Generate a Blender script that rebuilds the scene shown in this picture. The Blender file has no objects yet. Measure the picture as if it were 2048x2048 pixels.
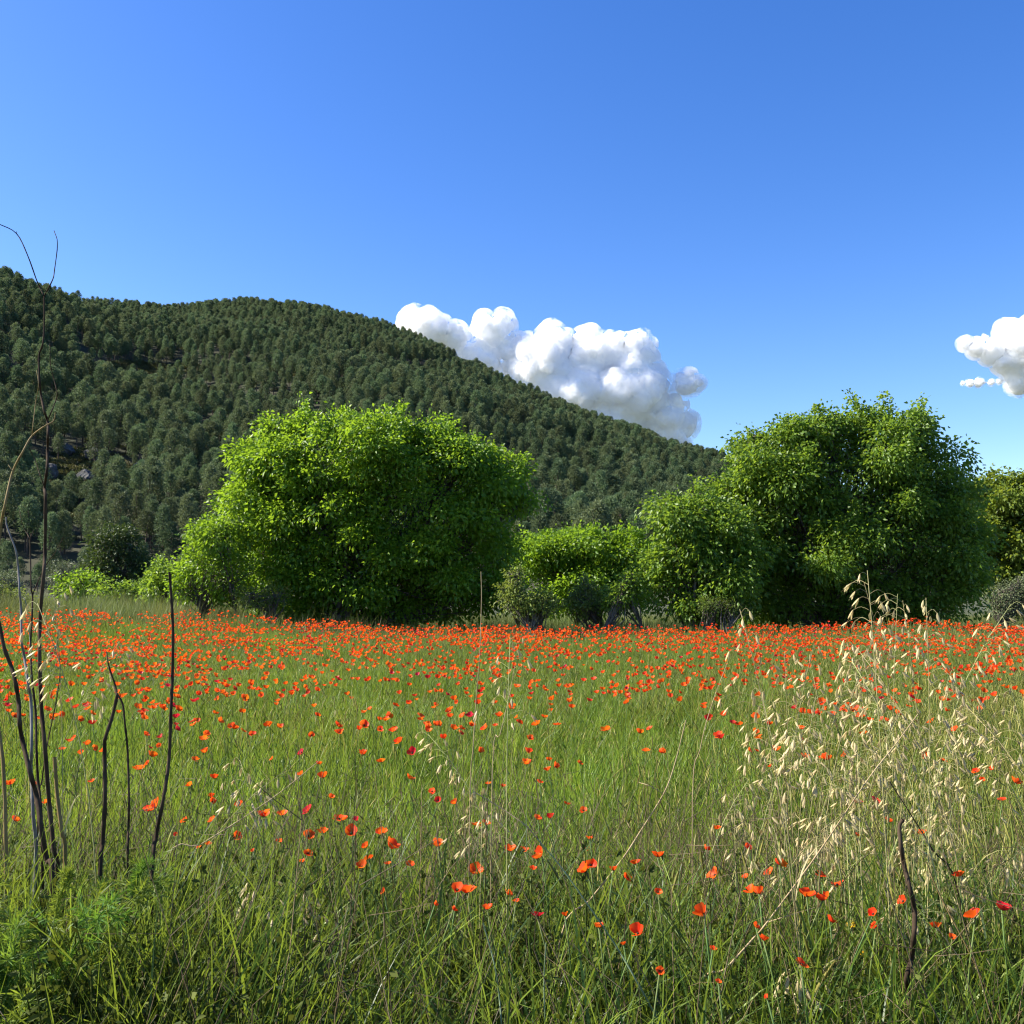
import bpy, math, random
import numpy as np
from mathutils import Vector, Matrix

# ------------------------------------------------------------------ camera, sky, sun, exposure
SC = bpy.context.scene
COL = SC.collection
F_PX = 1967.0                      # focal length in pixels of the 2048 px photograph
CAMZ = 1.70
PITCH = math.atan((1180 - 1024) / F_PX)
cam = bpy.data.cameras.new('camera')
cam.sensor_width = 36.0
cam.lens = 36.0 * F_PX / 2048.0
cam.clip_start = 0.05
cam.clip_end = 40000
cam_o = bpy.data.objects.new('camera', cam)
COL.objects.link(cam_o)
cam_o.location = (0, 0, CAMZ)
cam_o.rotation_euler = (math.pi / 2 + PITCH, 0, 0)
SC.camera = cam_o

SUN_EL = math.radians(39)
SUN_AZ = math.radians(-85)         # clockwise from +Y (the viewing direction); negative is to the left
world = bpy.data.worlds.new('World')
SC.world = world
world.use_nodes = True
wn = world.node_tree.nodes
wl = world.node_tree.links
sky = wn.new('ShaderNodeTexSky')
sky.sky_type = 'NISHITA'
sky.sun_disc = False
sky.sun_elevation = SUN_EL
sky.sun_rotation = SUN_AZ
sky.altitude = 300
sky.air_density = 1.0
sky.dust_density = 0.6
sky.ozone_density = 2.5
hs = wn.new('ShaderNodeHueSaturation')
hs.inputs['Saturation'].default_value = 1.33
hs.inputs['Value'].default_value = 1.0
hs.inputs['Hue'].default_value = 0.515
wl.new(sky.outputs[0], hs.inputs['Color'])
wl.new(hs.outputs[0], wn['Background'].inputs[0])
wn['Background'].inputs[1].default_value = 0.097

sun = bpy.data.lights.new('sun', 'SUN')
sun.energy = 5.0
sun.angle = math.radians(0.53)
sun.color = (1.0, 0.93, 0.80)
sun_o = bpy.data.objects.new('sun', sun)
COL.objects.link(sun_o)
SUND = Vector((math.sin(SUN_AZ) * math.cos(SUN_EL), math.cos(SUN_AZ) * math.cos(SUN_EL), math.sin(SUN_EL)))
sun_o.rotation_euler = SUND.to_track_quat('Z', 'Y').to_euler()
sun_o.location = SUND * 50

SC.render.engine = 'CYCLES'
vs = SC.view_settings
vs.view_transform = 'Standard'
vs.look = 'None'
vs.exposure = 1.35
vs.gamma = 1.0
vs.use_curve_mapping = False
cy = SC.cycles
cy.max_bounces = 8
cy.volume_bounces = 6
cy.diffuse_bounces = 3
cy.glossy_bounces = 2
cy.transmission_bounces = 4
cy.transparent_max_bounces = 8
cy.use_adaptive_sampling = True
cy.adaptive_threshold = 0.015
cy.sample_clamp_indirect = 4.0
cy.use_denoising = True
cy.denoiser = "OPENIMAGEDENOISE"
cy.pixel_filter_type = 'BLACKMAN_HARRIS'
cy.filter_width = 1.2

RNG = np.random.default_rng(7)
random.seed(7)

# ------------------------------------------------------------------ photograph geometry
CP, SP = math.cos(PITCH), math.sin(PITCH)


def ray(px, py):
    u = (px - 1024.0) / F_PX
    v = (1024.0 - py) / F_PX
    return u, CP - v * SP, SP + v * CP


def at(px, py, Y):
    """point at depth Y along the ray of photo pixel (px, py)"""
    x, y, z = ray(px, py)
    k = Y / y
    return Vector((x * k, Y, CAMZ + z * k))


def project(P):
    P = np.asarray(P, float)
    x, y, z = P[..., 0], P[..., 1], P[..., 2] - CAMZ
    fy = y * CP + z * SP
    fz = -y * SP + z * CP
    return 1024 + F_PX * x / fy, 1024 - F_PX * fz / fy


def sstep(a, b, x):
    t = np.clip((np.asarray(x, float) - a) / (b - a), 0, 1)
    return t * t * (3 - 2 * t)


def wob(x, y, s=1.0, seed=0.0):
    """cheap smooth noise in -1..1"""
    x = np.asarray(x, float) / s + seed * 7.31
    y = np.asarray(y, float) / s - seed * 3.77
    return (np.sin(x * 1.31 + 1.7 * np.sin(y * 0.83 + seed)) + np.sin(y * 1.57 - 1.3 * np.sin(x * 0.91 + 2.1 * seed))
            + 0.6 * np.sin(2.3 * x + 1.9 * y + seed) + 0.4 * np.sin(-3.1 * x + 2.7 * y + 5 * seed)) / 3.0


def ground_z(x, y):
    x = np.asarray(x, float)
    y = np.asarray(y, float)
    a = x / np.maximum(y, 0.5)
    bank = 0.24 * (1 - sstep(2.6, 4.6, y))
    left = 1 - sstep(-0.32, -0.10, a)
    rise = sstep(19, 31, y) * (0.12 + 0.52 * left) * (1 - sstep(40, 60, y))
    hump = 0.20 * np.exp(-((x - 9.7) / 1.9) ** 2 - ((y - 23.5) / 2.2) ** 2)
    return bank + rise + hump + 0.03 * wob(x, y, 2.2, 1.0) + sstep(60, 160, y) * 1.5


# ------------------------------------------------------------------ mesh helpers
class MB:
    def __init__(self):
        self.V, self.F, self.M, self.T, self.n = [], [], [], [], 0

    def add(self, V, F, mat=0, tint=None):
        V = np.asarray(V, np.float32).reshape(-1, 3)
        F = np.asarray(F, np.int64)
        if len(V) == 0 or len(F) == 0:
            return
        self.V.append(V)
        self.F.append((F + self.n))
        self.M.append(np.full(len(F), mat, np.int32))
        if tint is None:
            tint = np.full(len(V), 0.5, np.float32)
        self.T.append(np.broadcast_to(np.asarray(tint, np.float32), (len(V),)))
        self.n += len(V)

    def mesh(self, name, mats, smooth=False):
        me = bpy.data.meshes.new(name)
        V = np.concatenate(self.V)
        sizes = np.concatenate([np.full(len(f), f.shape[1], np.int32) for f in self.F])
        loops = np.concatenate([f.ravel() for f in self.F]).astype(np.int32)
        starts = np.zeros(len(sizes), np.int32)
        starts[1:] = np.cumsum(sizes)[:-1]
        me.vertices.add(len(V))
        me.vertices.foreach_set('co', V.ravel())
        me.loops.add(len(loops))
        me.loops.foreach_set('vertex_index', loops)
        me.polygons.add(len(sizes))
        me.polygons.foreach_set('loop_start', starts)
        me.polygons.foreach_set('material_index', np.concatenate(self.M))
        if smooth:
            me.polygons.foreach_set('use_smooth', np.ones(len(sizes), bool))
        at_ = me.attributes.new('tint', 'FLOAT', 'POINT')
        at_.data.foreach_set('value', np.concatenate(self.T))
        for m in mats:
            me.materials.append(m)
        me.update(calc_edges=True)
        return me


def obj(name, me, parent=None, link=True):
    o = bpy.data.objects.new(name, me)
    if link:
        COL.objects.link(o)
    if parent is not None:
        o.parent = parent
    return o


def tag(o, label=None, cat=None, group=None, kind=None):
    if label:
        o['label'] = label
    if cat:
        o['category'] = cat
    if group:
        o['group'] = group
    if kind:
        o['kind'] = kind
    return o


def thing(name, loc, label, cat, group=None):
    o = bpy.data.objects.new(name, None)
    o.empty_display_size = 0.1
    COL.objects.link(o)
    o.location = loc
    return tag(o, label, cat, group)


ORD = ['leftmost', 'second from left', 'third from left', 'fourth from left', 'fifth from left', 'sixth from left', 'seventh from left', 'eighth from left',
       'ninth from left', 'tenth from left', 'eleventh from left', 'twelfth from left', 'thirteenth from left', 'fourteenth from left']


def distinct(labels, xs):
    """where several things would share a description, add their order from left to right"""
    out = list(labels)
    for lab in set(labels):
        idx = sorted([i for i, l in enumerate(labels) if l == lab], key=lambda i: xs[i])
        if len(idx) > 1:
            for q, i in enumerate(idx):
                out[i] = lab + ', ' + (ORD[q] if q < len(ORD) - 1 and q < len(idx) - 1 else ('rightmost' if q == len(idx) - 1 else 'number %d from left' % (q + 1)))
    return out


def tube(path, rad, n=6, cap=True):
    """tapered tube along a path -> verts, quads"""
    P = np.asarray(path, float)
    R = np.broadcast_to(np.asarray(rad, float), (len(P),))
    T = np.gradient(P, axis=0)
    T /= np.linalg.norm(T, axis=1)[:, None] + 1e-12
    ref = np.array([0.31, 0.95, 0.05]) if abs(T[0][2]) > 0.6 else np.array([0, 0, 1.0])
    V = []
    ang = np.arange(n) / n * 2 * math.pi
    for p, t, r in zip(P, T, R):
        a = np.cross(t, ref)
        a /= np.linalg.norm(a) + 1e-12
        b = np.cross(t, a)
        V.append(p + r * (np.cos(ang)[:, None] * a + np.sin(ang)[:, None] * b))
    V = np.concatenate(V)
    k = len(P)
    i = np.arange(k - 1)[:, None] * n
    j = np.arange(n)[None, :]
    j2 = (j + 1) % n
    Fq = np.stack([i + j, i + j2, i + n + j2, i + n + j], -1).reshape(-1, 4)
    if cap:
        V = np.concatenate([V, P[-1:]])
        tip = len(V) - 1
        b = (k - 1) * n
        Fc = np.array([[b + q, b + (q + 1) % n, tip, tip] for q in range(n)])
        Fq3 = Fc[:, :3]
        return V, Fq, Fq3
    return V, Fq, None


def add_tube(mb, path, rad, n=6, mat=0, tint=0.5):
    V, Fq, Fc = tube(path, rad, n)
    n0 = mb.n
    mb.add(V, Fq, mat, tint)
    if Fc is not None:
        mb.F.append(Fc + n0)
        mb.M.append(np.full(len(Fc), mat, np.int32))


def smooth_path(P, k=4):
    """Catmull-Rom through the points"""
    P = np.asarray(P, float)
    if len(P) < 3:
        return P
    Q = np.concatenate([2 * P[:1] - P[1:2], P, 2 * P[-1:] - P[-2:-1]])
    out = []
    for i in range(1, len(Q) - 2):
        for t in np.arange(k) / k:
            a, b, c, d = Q[i - 1], Q[i], Q[i + 1], Q[i + 2]
            out.append(0.5 * (2 * b + (c - a) * t + (2 * a - 5 * b + 4 * c - d) * t * t + (3 * b - a - 3 * c + d) * t ** 3))
    out.append(P[-1])
    return np.array(out)


def unit(A):
    return A / (np.linalg.norm(A, axis=-1, keepdims=True) + 1e-12)


def leaves(mb, P, D, size, width=0.45, fold=0.18, droop=0.15, mat=0, tint=None, rng=RNG):
    """folded rhombic leaves at P pointing along D; two triangles each"""
    N = len(P)
    D = unit(D)
    r = unit(rng.normal(size=(N, 3)))
    S = unit(np.cross(D, r))
    Nn = np.cross(S, D)
    size = np.broadcast_to(size, (N,))[:, None]
    mid = P + D * size * 0.45
    tip = P + D * size - np.array([0, 0, 1.0]) * size * droop
    L = mid + S * size * width * 0.5 + Nn * size * fold
    R = mid - S * size * width * 0.5 + Nn * size * fold
    V = np.stack([P, L, tip, R], 1).reshape(-1, 3)
    b = np.arange(N)[:, None] * 4
    Fa = np.concatenate([b + np.array([[0, 2, 1]]), b + np.array([[0, 3, 2]])])
    if tint is None:
        tint = rng.random(N)
    mb.add(V, Fa, mat, np.repeat(tint, 4))


def blades(mb, P, az, height, width, lean, curl, K=5, mat=0, tint=None, rng=RNG):
    """grass blades: ribbons of K segments"""
    N = len(P)
    az, height, width, lean, curl = [np.broadcast_to(np.asarray(q, float), (N,)) for q in (az, height, width, lean, curl)]
    t = np.linspace(0, 1, K + 1)[None, :]
    ang = lean[:, None] + curl[:, None] * t ** 1.6
    ds = height[:, None] / K
    hor = np.cumsum(np.sin(ang) * ds, 1) - np.sin(ang[:, :1]) * ds
    ver = np.cumsum(np.cos(ang) * ds, 1) - np.cos(ang[:, :1]) * ds
    d = np.stack([np.cos(az), np.sin(az)], -1)
    tw = rng.uniform(0, math.pi, N)
    s = np.stack([np.cos(tw), np.sin(tw)], -1)
    C = np.empty((N, K + 1, 3))
    C[..., 0] = P[:, 0:1] + d[:, 0:1] * hor
    C[..., 1] = P[:, 1:2] + d[:, 1:2] * hor
    C[..., 2] = P[:, 2:3] + ver
    w = (width[:, None] * 0.5) * np.clip(1.0 - t ** 2.2, 0.06, 1) * np.clip(0.5 + 2.5 * t, 0, 1)
    L, R = C.copy(), C.copy()
    L[..., 0] -= s[:, 0:1] * w
    L[..., 1] -= s[:, 1:2] * w
    R[..., 0] += s[:, 0:1] * w
    R[..., 1] += s[:, 1:2] * w
    V = np.stack([L, R], 2).reshape(N, -1, 3)
    q = np.arange(K)[:, None] * 2 + np.array([[0, 1, 3, 2]])
    Fa = (np.arange(N)[:, None, None] * (2 * (K + 1)) + q[None]).reshape(-1, 4)
    if tint is None:
        tint = rng.random(N) ** 2.0
    mb.add(V.reshape(-1, 3), Fa, mat, np.repeat(tint, 2 * (K + 1)))
    return C


# ------------------------------------------------------------------ materials
def nodes(name):
    m = bpy.data.materials.new(name)
    m.use_nodes = True
    nt = m.node_tree
    nt.nodes.clear()
    out = nt.nodes.new('ShaderNodeOutputMaterial')
    return m, nt, out


def foliage(name, dark, light, trans, tfac=0.4, rough=0.55, spec=0.3, obj_var=0.25, hue=0.03):
    """leaf material: tint attribute mixes two leaf colours; light passes through in the third"""
    m, nt, out = nodes(name)
    N, L = nt.nodes, nt.links
    a = N.new('ShaderNodeAttribute')
    a.attribute_name = 'tint'
    oi = N.new('ShaderNodeObjectInfo')
    mix = N.new('ShaderNodeMix')
    mix.data_type = 'RGBA'
    mix.inputs[6].default_value = (*dark, 1)
    mix.inputs[7].default_value = (*light, 1)
    L.new(a.outputs['Fac'], mix.inputs[0])

    def vary(col_socket):
        hsv = N.new('ShaderNodeHueSaturation')
        mr = N.new('ShaderNodeMapRange')
        mr.inputs[3].default_value = 1 - obj_var
        mr.inputs[4].default_value = 1 + obj_var
        L.new(oi.outputs['Random'], mr.inputs[0])
        L.new(mr.outputs[0], hsv.inputs['Value'])
        w = N.new('ShaderNodeMath')
        w.operation = 'MULTIPLY'
        w.inputs[1].default_value = 7.13
        L.new(oi.outputs['Random'], w.inputs[0])
        fr = N.new('ShaderNodeMath')
        fr.operation = 'FRACT'
        L.new(w.outputs[0], fr.inputs[0])
        mh = N.new('ShaderNodeMapRange')
        mh.inputs[3].default_value = 0.5 - hue
        mh.inputs[4].default_value = 0.5 + hue
        L.new(fr.outputs[0], mh.inputs[0])
        L.new(mh.outputs[0], hsv.inputs['Hue'])
        L.new(col_socket, hsv.inputs['Color'])
        return hsv.outputs[0]
    base = vary(mix.outputs[2])
    p = N.new('ShaderNodeBsdfPrincipled')
    L.new(base, p.inputs['Base Color'])
    p.inputs['Roughness'].default_value = rough
    p.inputs['Specular IOR Level'].default_value = spec
    tb = N.new('ShaderNodeBsdfTranslucent')
    mt = N.new('ShaderNodeMix')
    mt.data_type = 'RGBA'
    mt.inputs[0].default_value = 0.65
    mt.inputs[7].default_value = (*trans, 1)
    L.new(mix.outputs[2], mt.inputs[6])
    L.new(vary(mt.outputs[2]), tb.inputs['Color'])
    ms = N.new('ShaderNodeMixShader')
    ms.inputs[0].default_value = tfac
    L.new(p.outputs[0], ms.inputs[1])
    L.new(tb.outputs[0], ms.inputs[2])
    L.new(ms.outputs[0], out.inputs[0])
    return m


def noisy(name, cols, scale=4.0, rough=0.85, detail=6, bump=0.0, spec=0.2, stretch=None, coords='Object'):
    """solid material: a noise ramp through the colours, with fine relief"""
    m, nt, out = nodes(name)
    N, L = nt.nodes, nt.links
    tc = N.new('ShaderNodeTexCoord')
    src = tc.outputs[coords]
    if stretch:
        mp = N.new('ShaderNodeMapping')
        mp.inputs['Scale'].default_value = stretch
        L.new(src, mp.inputs[0])
        src = mp.outputs[0]
    nz = N.new('ShaderNodeTexNoise')
    nz.inputs['Scale'].default_value = scale
    nz.inputs['Detail'].default_value = detail
    nz.inputs['Roughness'].default_value = 0.65
    L.new(src, nz.inputs['Vector'])
    cr = N.new('ShaderNodeValToRGB')
    el = cr.color_ramp.elements
    k = len(cols)
    while len(el) < k:
        el.new(0.5)
    for i, c in enumerate(cols):
        el[i].position = 0.3 + 0.4 * i / max(1, k - 1)
        el[i].color = (*c, 1)
    L.new(nz.outputs['Fac'], cr.inputs[0])
    p = N.new('ShaderNodeBsdfPrincipled')
    L.new(cr.outputs[0], p.inputs['Base Color'])
    p.inputs['Roughness'].default_value = rough
    p.inputs['Specular IOR Level'].default_value = spec
    if bump:
        b = N.new('ShaderNodeBump')
        b.inputs['Strength'].default_value = bump
        L.new(nz.outputs['Fac'], b.inputs['Height'])
        L.new(b.outputs[0], p.inputs['Normal'])
    L.new(p.outputs[0], out.inputs[0])
    return m


M = {}
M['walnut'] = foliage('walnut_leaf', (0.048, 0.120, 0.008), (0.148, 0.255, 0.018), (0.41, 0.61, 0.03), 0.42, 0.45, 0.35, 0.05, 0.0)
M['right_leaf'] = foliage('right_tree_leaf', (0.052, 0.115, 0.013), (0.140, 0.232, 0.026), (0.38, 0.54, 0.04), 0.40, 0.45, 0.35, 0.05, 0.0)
M['pale_leaf'] = foliage('pale_shrub_leaf', (0.085, 0.125, 0.024), (0.18, 0.235, 0.045), (0.32, 0.38, 0.05), 0.35, obj_var=0.05, hue=0.0)
M['dark_leaf'] = foliage('dark_bush_leaf', (0.022, 0.045, 0.012), (0.055, 0.090, 0.02), (0.10, 0.14, 0.02), 0.25, obj_var=0.05, hue=0.0)
M['ochre_leaf'] = foliage('ochre_leaf', (0.055, 0.110, 0.016), (0.165, 0.220, 0.028), (0.40, 0.46, 0.03), 0.40, obj_var=0.04, hue=0.0)
M['olive_leaf'] = foliage('olive_leaf', (0.075, 0.105, 0.045), (0.17, 0.20, 0.095), (0.17, 0.20, 0.08), 0.25, obj_var=0.05, hue=0.0)
M['grey_leaf'] = foliage('grey_shrub_leaf', (0.050, 0.072, 0.034), (0.115, 0.145, 0.07), (0.15, 0.18, 0.07), 0.25, obj_var=0.05, hue=0.0)
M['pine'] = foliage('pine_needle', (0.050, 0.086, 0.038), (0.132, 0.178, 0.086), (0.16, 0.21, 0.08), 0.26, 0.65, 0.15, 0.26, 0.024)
M['bramble'] = foliage('bramble_leaf', (0.040, 0.070, 0.014), (0.115, 0.165, 0.028), (0.24, 0.32, 0.04), 0.32, obj_var=0.05, hue=0.0)
M['scrub'] = foliage('scrub_leaf', (0.045, 0.058, 0.020), (0.13, 0.135, 0.045), (0.14, 0.14, 0.04), 0.2, obj_var=0.35)
M['pine_bark'] = noisy('pine_bark', [(0.06, 0.045, 0.035), (0.13, 0.10, 0.08)], 3.0, 0.95, bump=0.4)
M['bark'] = noisy('grey_bark', [(0.05, 0.042, 0.034), (0.15, 0.13, 0.11)], 6.0, 0.95, bump=0.5, stretch=(1, 1, 0.25))
M['grass'] = foliage('field_grass', (0.020, 0.060, 0.007), (0.225, 0.305, 0.042), (0.40, 0.54, 0.044), 0.36, 0.42, 0.30, 0.16, 0.012)
M['straw_grass'] = foliage('ripening_grass', (0.11, 0.145, 0.026), (0.42, 0.38, 0.115), (0.52, 0.46, 0.11), 0.34, 0.48, 0.22, 0.12, 0.01)
M['margin'] = foliage('margin_grass', (0.016, 0.042, 0.006), (0.160, 0.215, 0.030), (0.36, 0.45, 0.040), 0.32, 0.42, 0.30)
M['herb'] = foliage('margin_herb', (0.020, 0.042, 0.007), (0.095, 0.120, 0.022), (0.18, 0.21, 0.022), 0.24, 0.65, 0.10)
M['bank'] = foliage('bank_grass', (0.075, 0.110, 0.024), (0.18, 0.20, 0.062), (0.24, 0.27, 0.06), 0.32)
M['dry'] = foliage('dry_stalk_litter', (0.060, 0.040, 0.022), (0.25, 0.18, 0.095), (0.24, 0.16, 0.06), 0.12)
M['fennel'] = foliage('fennel_frond', (0.055, 0.120, 0.014), (0.150, 0.235, 0.026), (0.30, 0.42, 0.035), 0.36)
M['oat'] = foliage('oat_spikelet', (0.38, 0.315, 0.145), (0.60, 0.51, 0.27), (0.62, 0.51, 0.23), 0.40, 0.45, 0.4, 0.12, 0.01)
M['oat_stem'] = foliage('oat_stem', (0.22, 0.24, 0.08), (0.42, 0.38, 0.17), (0.4, 0.36, 0.14), 0.2)
M['petal'] = foliage('poppy_petal', (0.70, 0.036, 0.006), (0.92, 0.105, 0.012), (0.99, 0.20, 0.015), 0.42, 0.5, 0.2, 0.14, 0.010)
M['crimson'] = foliage('crimson_petal', (0.40, 0.010, 0.012), (0.58, 0.018, 0.020), (0.75, 0.04, 0.02), 0.35, 0.5, 0.25, 0.15, 0.01)
M['poppy_heart'] = noisy('poppy_heart', [(0.012, 0.012, 0.012), (0.05, 0.055, 0.03)], 300, 0.8)
M['poppy_stem'] = foliage('poppy_stem', (0.07, 0.12, 0.025), (0.13, 0.19, 0.05), (0.2, 0.28, 0.05), 0.15)
M['yellow'] = foliage('yellow_petal', (0.75, 0.50, 0.01), (0.85, 0.62, 0.02), (0.9, 0.7, 0.02), 0.35)
M['dark_stick'] = noisy('dark_dead_stalk', [(0.018, 0.012, 0.008), (0.050, 0.034, 0.022), (0.10, 0.072, 0.048)], 22, 0.9, bump=0.4, stretch=(1, 1, 0.12), spec=0.08)
M['pale_stick'] = noisy('weathered_grey_stalk', [(0.10, 0.09, 0.08), (0.26, 0.245, 0.225)], 25, 0.9, bump=0.4, stretch=(1, 1, 0.12), spec=0.1)
M['gold_stick'] = noisy('golden_brown_stalk', [(0.13, 0.085, 0.03), (0.30, 0.21, 0.08)], 25, 0.75, bump=0.3, stretch=(1, 1, 0.12))
M['tan_stick'] = noisy('tan_straw', [(0.24, 0.17, 0.085), (0.44, 0.34, 0.19)], 25, 0.7, stretch=(1, 1, 0.15))
M['green_stick'] = noisy('pale_green_stalk', [(0.11, 0.16, 0.08), (0.20, 0.26, 0.14)], 20, 0.5, stretch=(1, 1, 0.15), spec=0.4)
M['rock'] = noisy('limestone', [(0.035, 0.036, 0.037), (0.085, 0.085, 0.082), (0.15, 0.148, 0.142)], 0.8, 0.95, detail=10, bump=1.0)  # colours darkened: the shade of the slope is put into the stone
M['soil'] = noisy('field_soil', [(0.030, 0.040, 0.018), (0.060, 0.068, 0.034), (0.085, 0.085, 0.050)], 1.6, 0.95, detail=8, bump=0.4)
M['hill'] = noisy('hill_soil', [(0.018, 0.022, 0.012), (0.034, 0.038, 0.020), (0.062, 0.060, 0.036)], 0.09, 0.95, detail=10, bump=0.4)


def cloud_material():
    m, nt, out = nodes('cloud')
    p = nt.nodes.new('ShaderNodeBsdfPrincipled')
    p.subsurface_method = 'RANDOM_WALK'
    p.inputs['Base Color'].default_value = (0.965, 0.968, 0.972, 1)
    p.inputs['Roughness'].default_value = 1.0
    p.inputs['Specular IOR Level'].default_value = 0.0
    p.inputs['Subsurface Weight'].default_value = 1.0
    p.inputs['Subsurface Radius'].default_value = (1.0, 1.0, 1.0)
    p.inputs['Subsurface Scale'].default_value = 70.0
    nt.links.new(p.outputs[0], out.inputs[0])
    return m


M['cloud'] = cloud_material()


def vapour_material():
    m, nt, out = nodes('vapour')
    N, L = nt.nodes, nt.links
    tc = N.new('ShaderNodeTexCoord')
    nz = N.new('ShaderNodeTexNoise')
    nz.inputs['Scale'].default_value = 1 / 62.0
    nz.inputs['Detail'].default_value = 5.0
    nz.inputs['Roughness'].default_value = 0.62
    L.new(tc.outputs['Object'], nz.inputs['Vector'])
    mr = N.new('ShaderNodeMapRange')
    mr.inputs[1].default_value = 0.42
    mr.inputs[2].default_value = 0.66
    mr.inputs[3].default_value = 0.0
    mr.inputs[4].default_value = 0.055
    L.new(nz.outputs['Fac'], mr.inputs[0])
    v = N.new('ShaderNodeVolumePrincipled')
    v.inputs['Color'].default_value = (0.985, 0.987, 0.99, 1)
    v.inputs['Anisotropy'].default_value = 0.25
    L.new(mr.outputs[0], v.inputs['Density'])
    L.new(v.outputs[0], out.inputs['Volume'])
    m.cycles.volume_step_rate = 0.1
    return m


M['vapour'] = vapour_material()


# ------------------------------------------------------------------ geometry-node scatter (only for uncountable stuff)
def scatter(name, pts, rot, scl, idx, sources, label, cat):
    src_col = bpy.data.collections.new(name + '_sources')
    for s in sources:
        src_col.objects.link(s)
    me = bpy.data.meshes.new(name)
    n = len(pts)
    me.vertices.add(n)
    me.vertices.foreach_set('co', np.asarray(pts, np.float32).ravel())
    a = me.attributes.new('rot', 'FLOAT_VECTOR', 'POINT')
    a.data.foreach_set('vector', np.asarray(rot, np.float32).ravel())
    a = me.attributes.new('scl', 'FLOAT_VECTOR', 'POINT')
    a.data.foreach_set('vector', np.asarray(scl, np.float32).ravel())
    a = me.attributes.new('pick', 'INT', 'POINT')
    a.data.foreach_set('value', np.asarray(idx, np.int32))
    o = obj(name, me)
    ng = bpy.data.node_groups.new(name + '_scatter', 'GeometryNodeTree')
    ng.interface.new_socket('Geometry', in_out='INPUT', socket_type='NodeSocketGeometry')
    ng.interface.new_socket('Geometry', in_out='OUTPUT', socket_type='NodeSocketGeometry')
    N, L = ng.nodes, ng.links
    gi, go = N.new('NodeGroupInput'), N.new('NodeGroupOutput')
    ci = N.new('GeometryNodeCollectionInfo')
    ci.inputs['Collection'].default_value = src_col
    ci.inputs['Separate Children'].default_value = True
    ci.inputs['Reset Children'].default_value = True
    iop = N.new('GeometryNodeInstanceOnPoints')
    iop.inputs['Pick Instance'].default_value = True

    def attr(nm, t):
        q = N.new('GeometryNodeInputNamedAttribute')
        q.data_type = t
        q.inputs['Name'].default_value = nm
        return q.outputs['Attribute']
    e2r = N.new('FunctionNodeEulerToRotation')
    L.new(attr('rot', 'FLOAT_VECTOR'), e2r.inputs[0])
    L.new(gi.outputs[0], iop.inputs['Points'])
    L.new(ci.outputs[0], iop.inputs['Instance'])
    L.new(attr('pick', 'INT'), iop.inputs['Instance Index'])
    L.new(e2r.outputs[0], iop.inputs['Rotation'])
    L.new(attr('scl', 'FLOAT_VECTOR'), iop.inputs['Scale'])
    L.new(iop.outputs[0], go.inputs[0])
    md = o.modifiers.new('scatter', 'NODES')
    md.node_group = ng
    tag(o, label, cat, kind='stuff')
    return o


def src(name, me):
    return bpy.data.objects.new(name, me)


# ================================================================== SETTING
# ---- ground: one sheet, fine near the camera, reaching the horizon
def axis(vals):
    return np.array(sorted(set(np.round(vals, 3))))


gx = axis(np.concatenate([np.linspace(-30, 30, 121), np.linspace(-120, 120, 41), np.array([-6000, -3000, -1200, -500, -250, 250, 500, 1200, 3000, 6000])]))
gy = axis(np.concatenate([np.linspace(-6, 36, 85), np.linspace(36, 200, 42), np.array([-3000, -800, -200, -50, -15, 300, 600, 1200, 2500, 5000, 9000])]))
X, Y = np.meshgrid(gx, gy)
Z = ground_z(X, Y)
nx, ny = len(gx), len(gy)
I = (np.arange(ny - 1)[:, None] * nx + np.arange(nx - 1)[None, :]).ravel()
mb = MB()
mb.add(np.stack([X, Y, Z], -1), np.stack([I, I + 1, I + nx + 1, I + nx], -1))
tag(obj('ground', mb.mesh('ground', [M['soil']], True)), kind='structure')

# ---- hill
RPX = np.array([-900, -500, -200, 0, 100, 220, 330, 430, 520, 640, 760, 850, 950, 1060, 1160, 1270, 1340, 1440, 1500, 1700, 1900, 2100, 2500, 3200], float)
RPY = np.array([484, 494, 532, 570, 604, 630, 639, 634, 629, 636, 664, 702, 748, 803, 851, 886, 916, 942, 962, 1028, 1080, 1120, 1165, 1178], float)
RR = np.interp(RPX, [-900, 0, 220, 400, 760, 1060, 1440, 1900, 3200], [430, 470, 560, 700, 680, 600, 520, 450, 420])
_r = np.array([ray(px, py) for px, py in zip(RPX, RPY)])
RA, RE = _r[:, 0] / _r[:, 1], _r[:, 2] / _r[:, 1]


def hill_z(x, y):
    x = np.asarray(x, float)
    y = np.asarray(y, float)
    a = x / np.maximum(y, 1)
    R = np.interp(a, RA, RR)
    e = np.interp(a, RA, RE)
    zR = CAMZ + e * R
    d0 = 135.0
    t = (y - d0) / (R - d0)
    tc = np.clip(t, 0, 1)
    P = 0.80 * tc + 0.20 * (tc * tc * (3 - 2 * tc))
    z = 1.2 + (zR - 1.2) * P
    z = z + (5.0 * wob(x, y, 45, 2) + 2.2 * wob(x, y, 17, 3)) * np.clip(tc * (1 - tc) * 4, 0, 1) ** 0.7
    z = np.where(t > 1, zR - 0.30 * (y - R) - 0.0006 * (y - R) ** 2, z)
    z = np.where(t < 0, 1.2 + t * 12, z)
    return np.maximum(z, -30)


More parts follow.
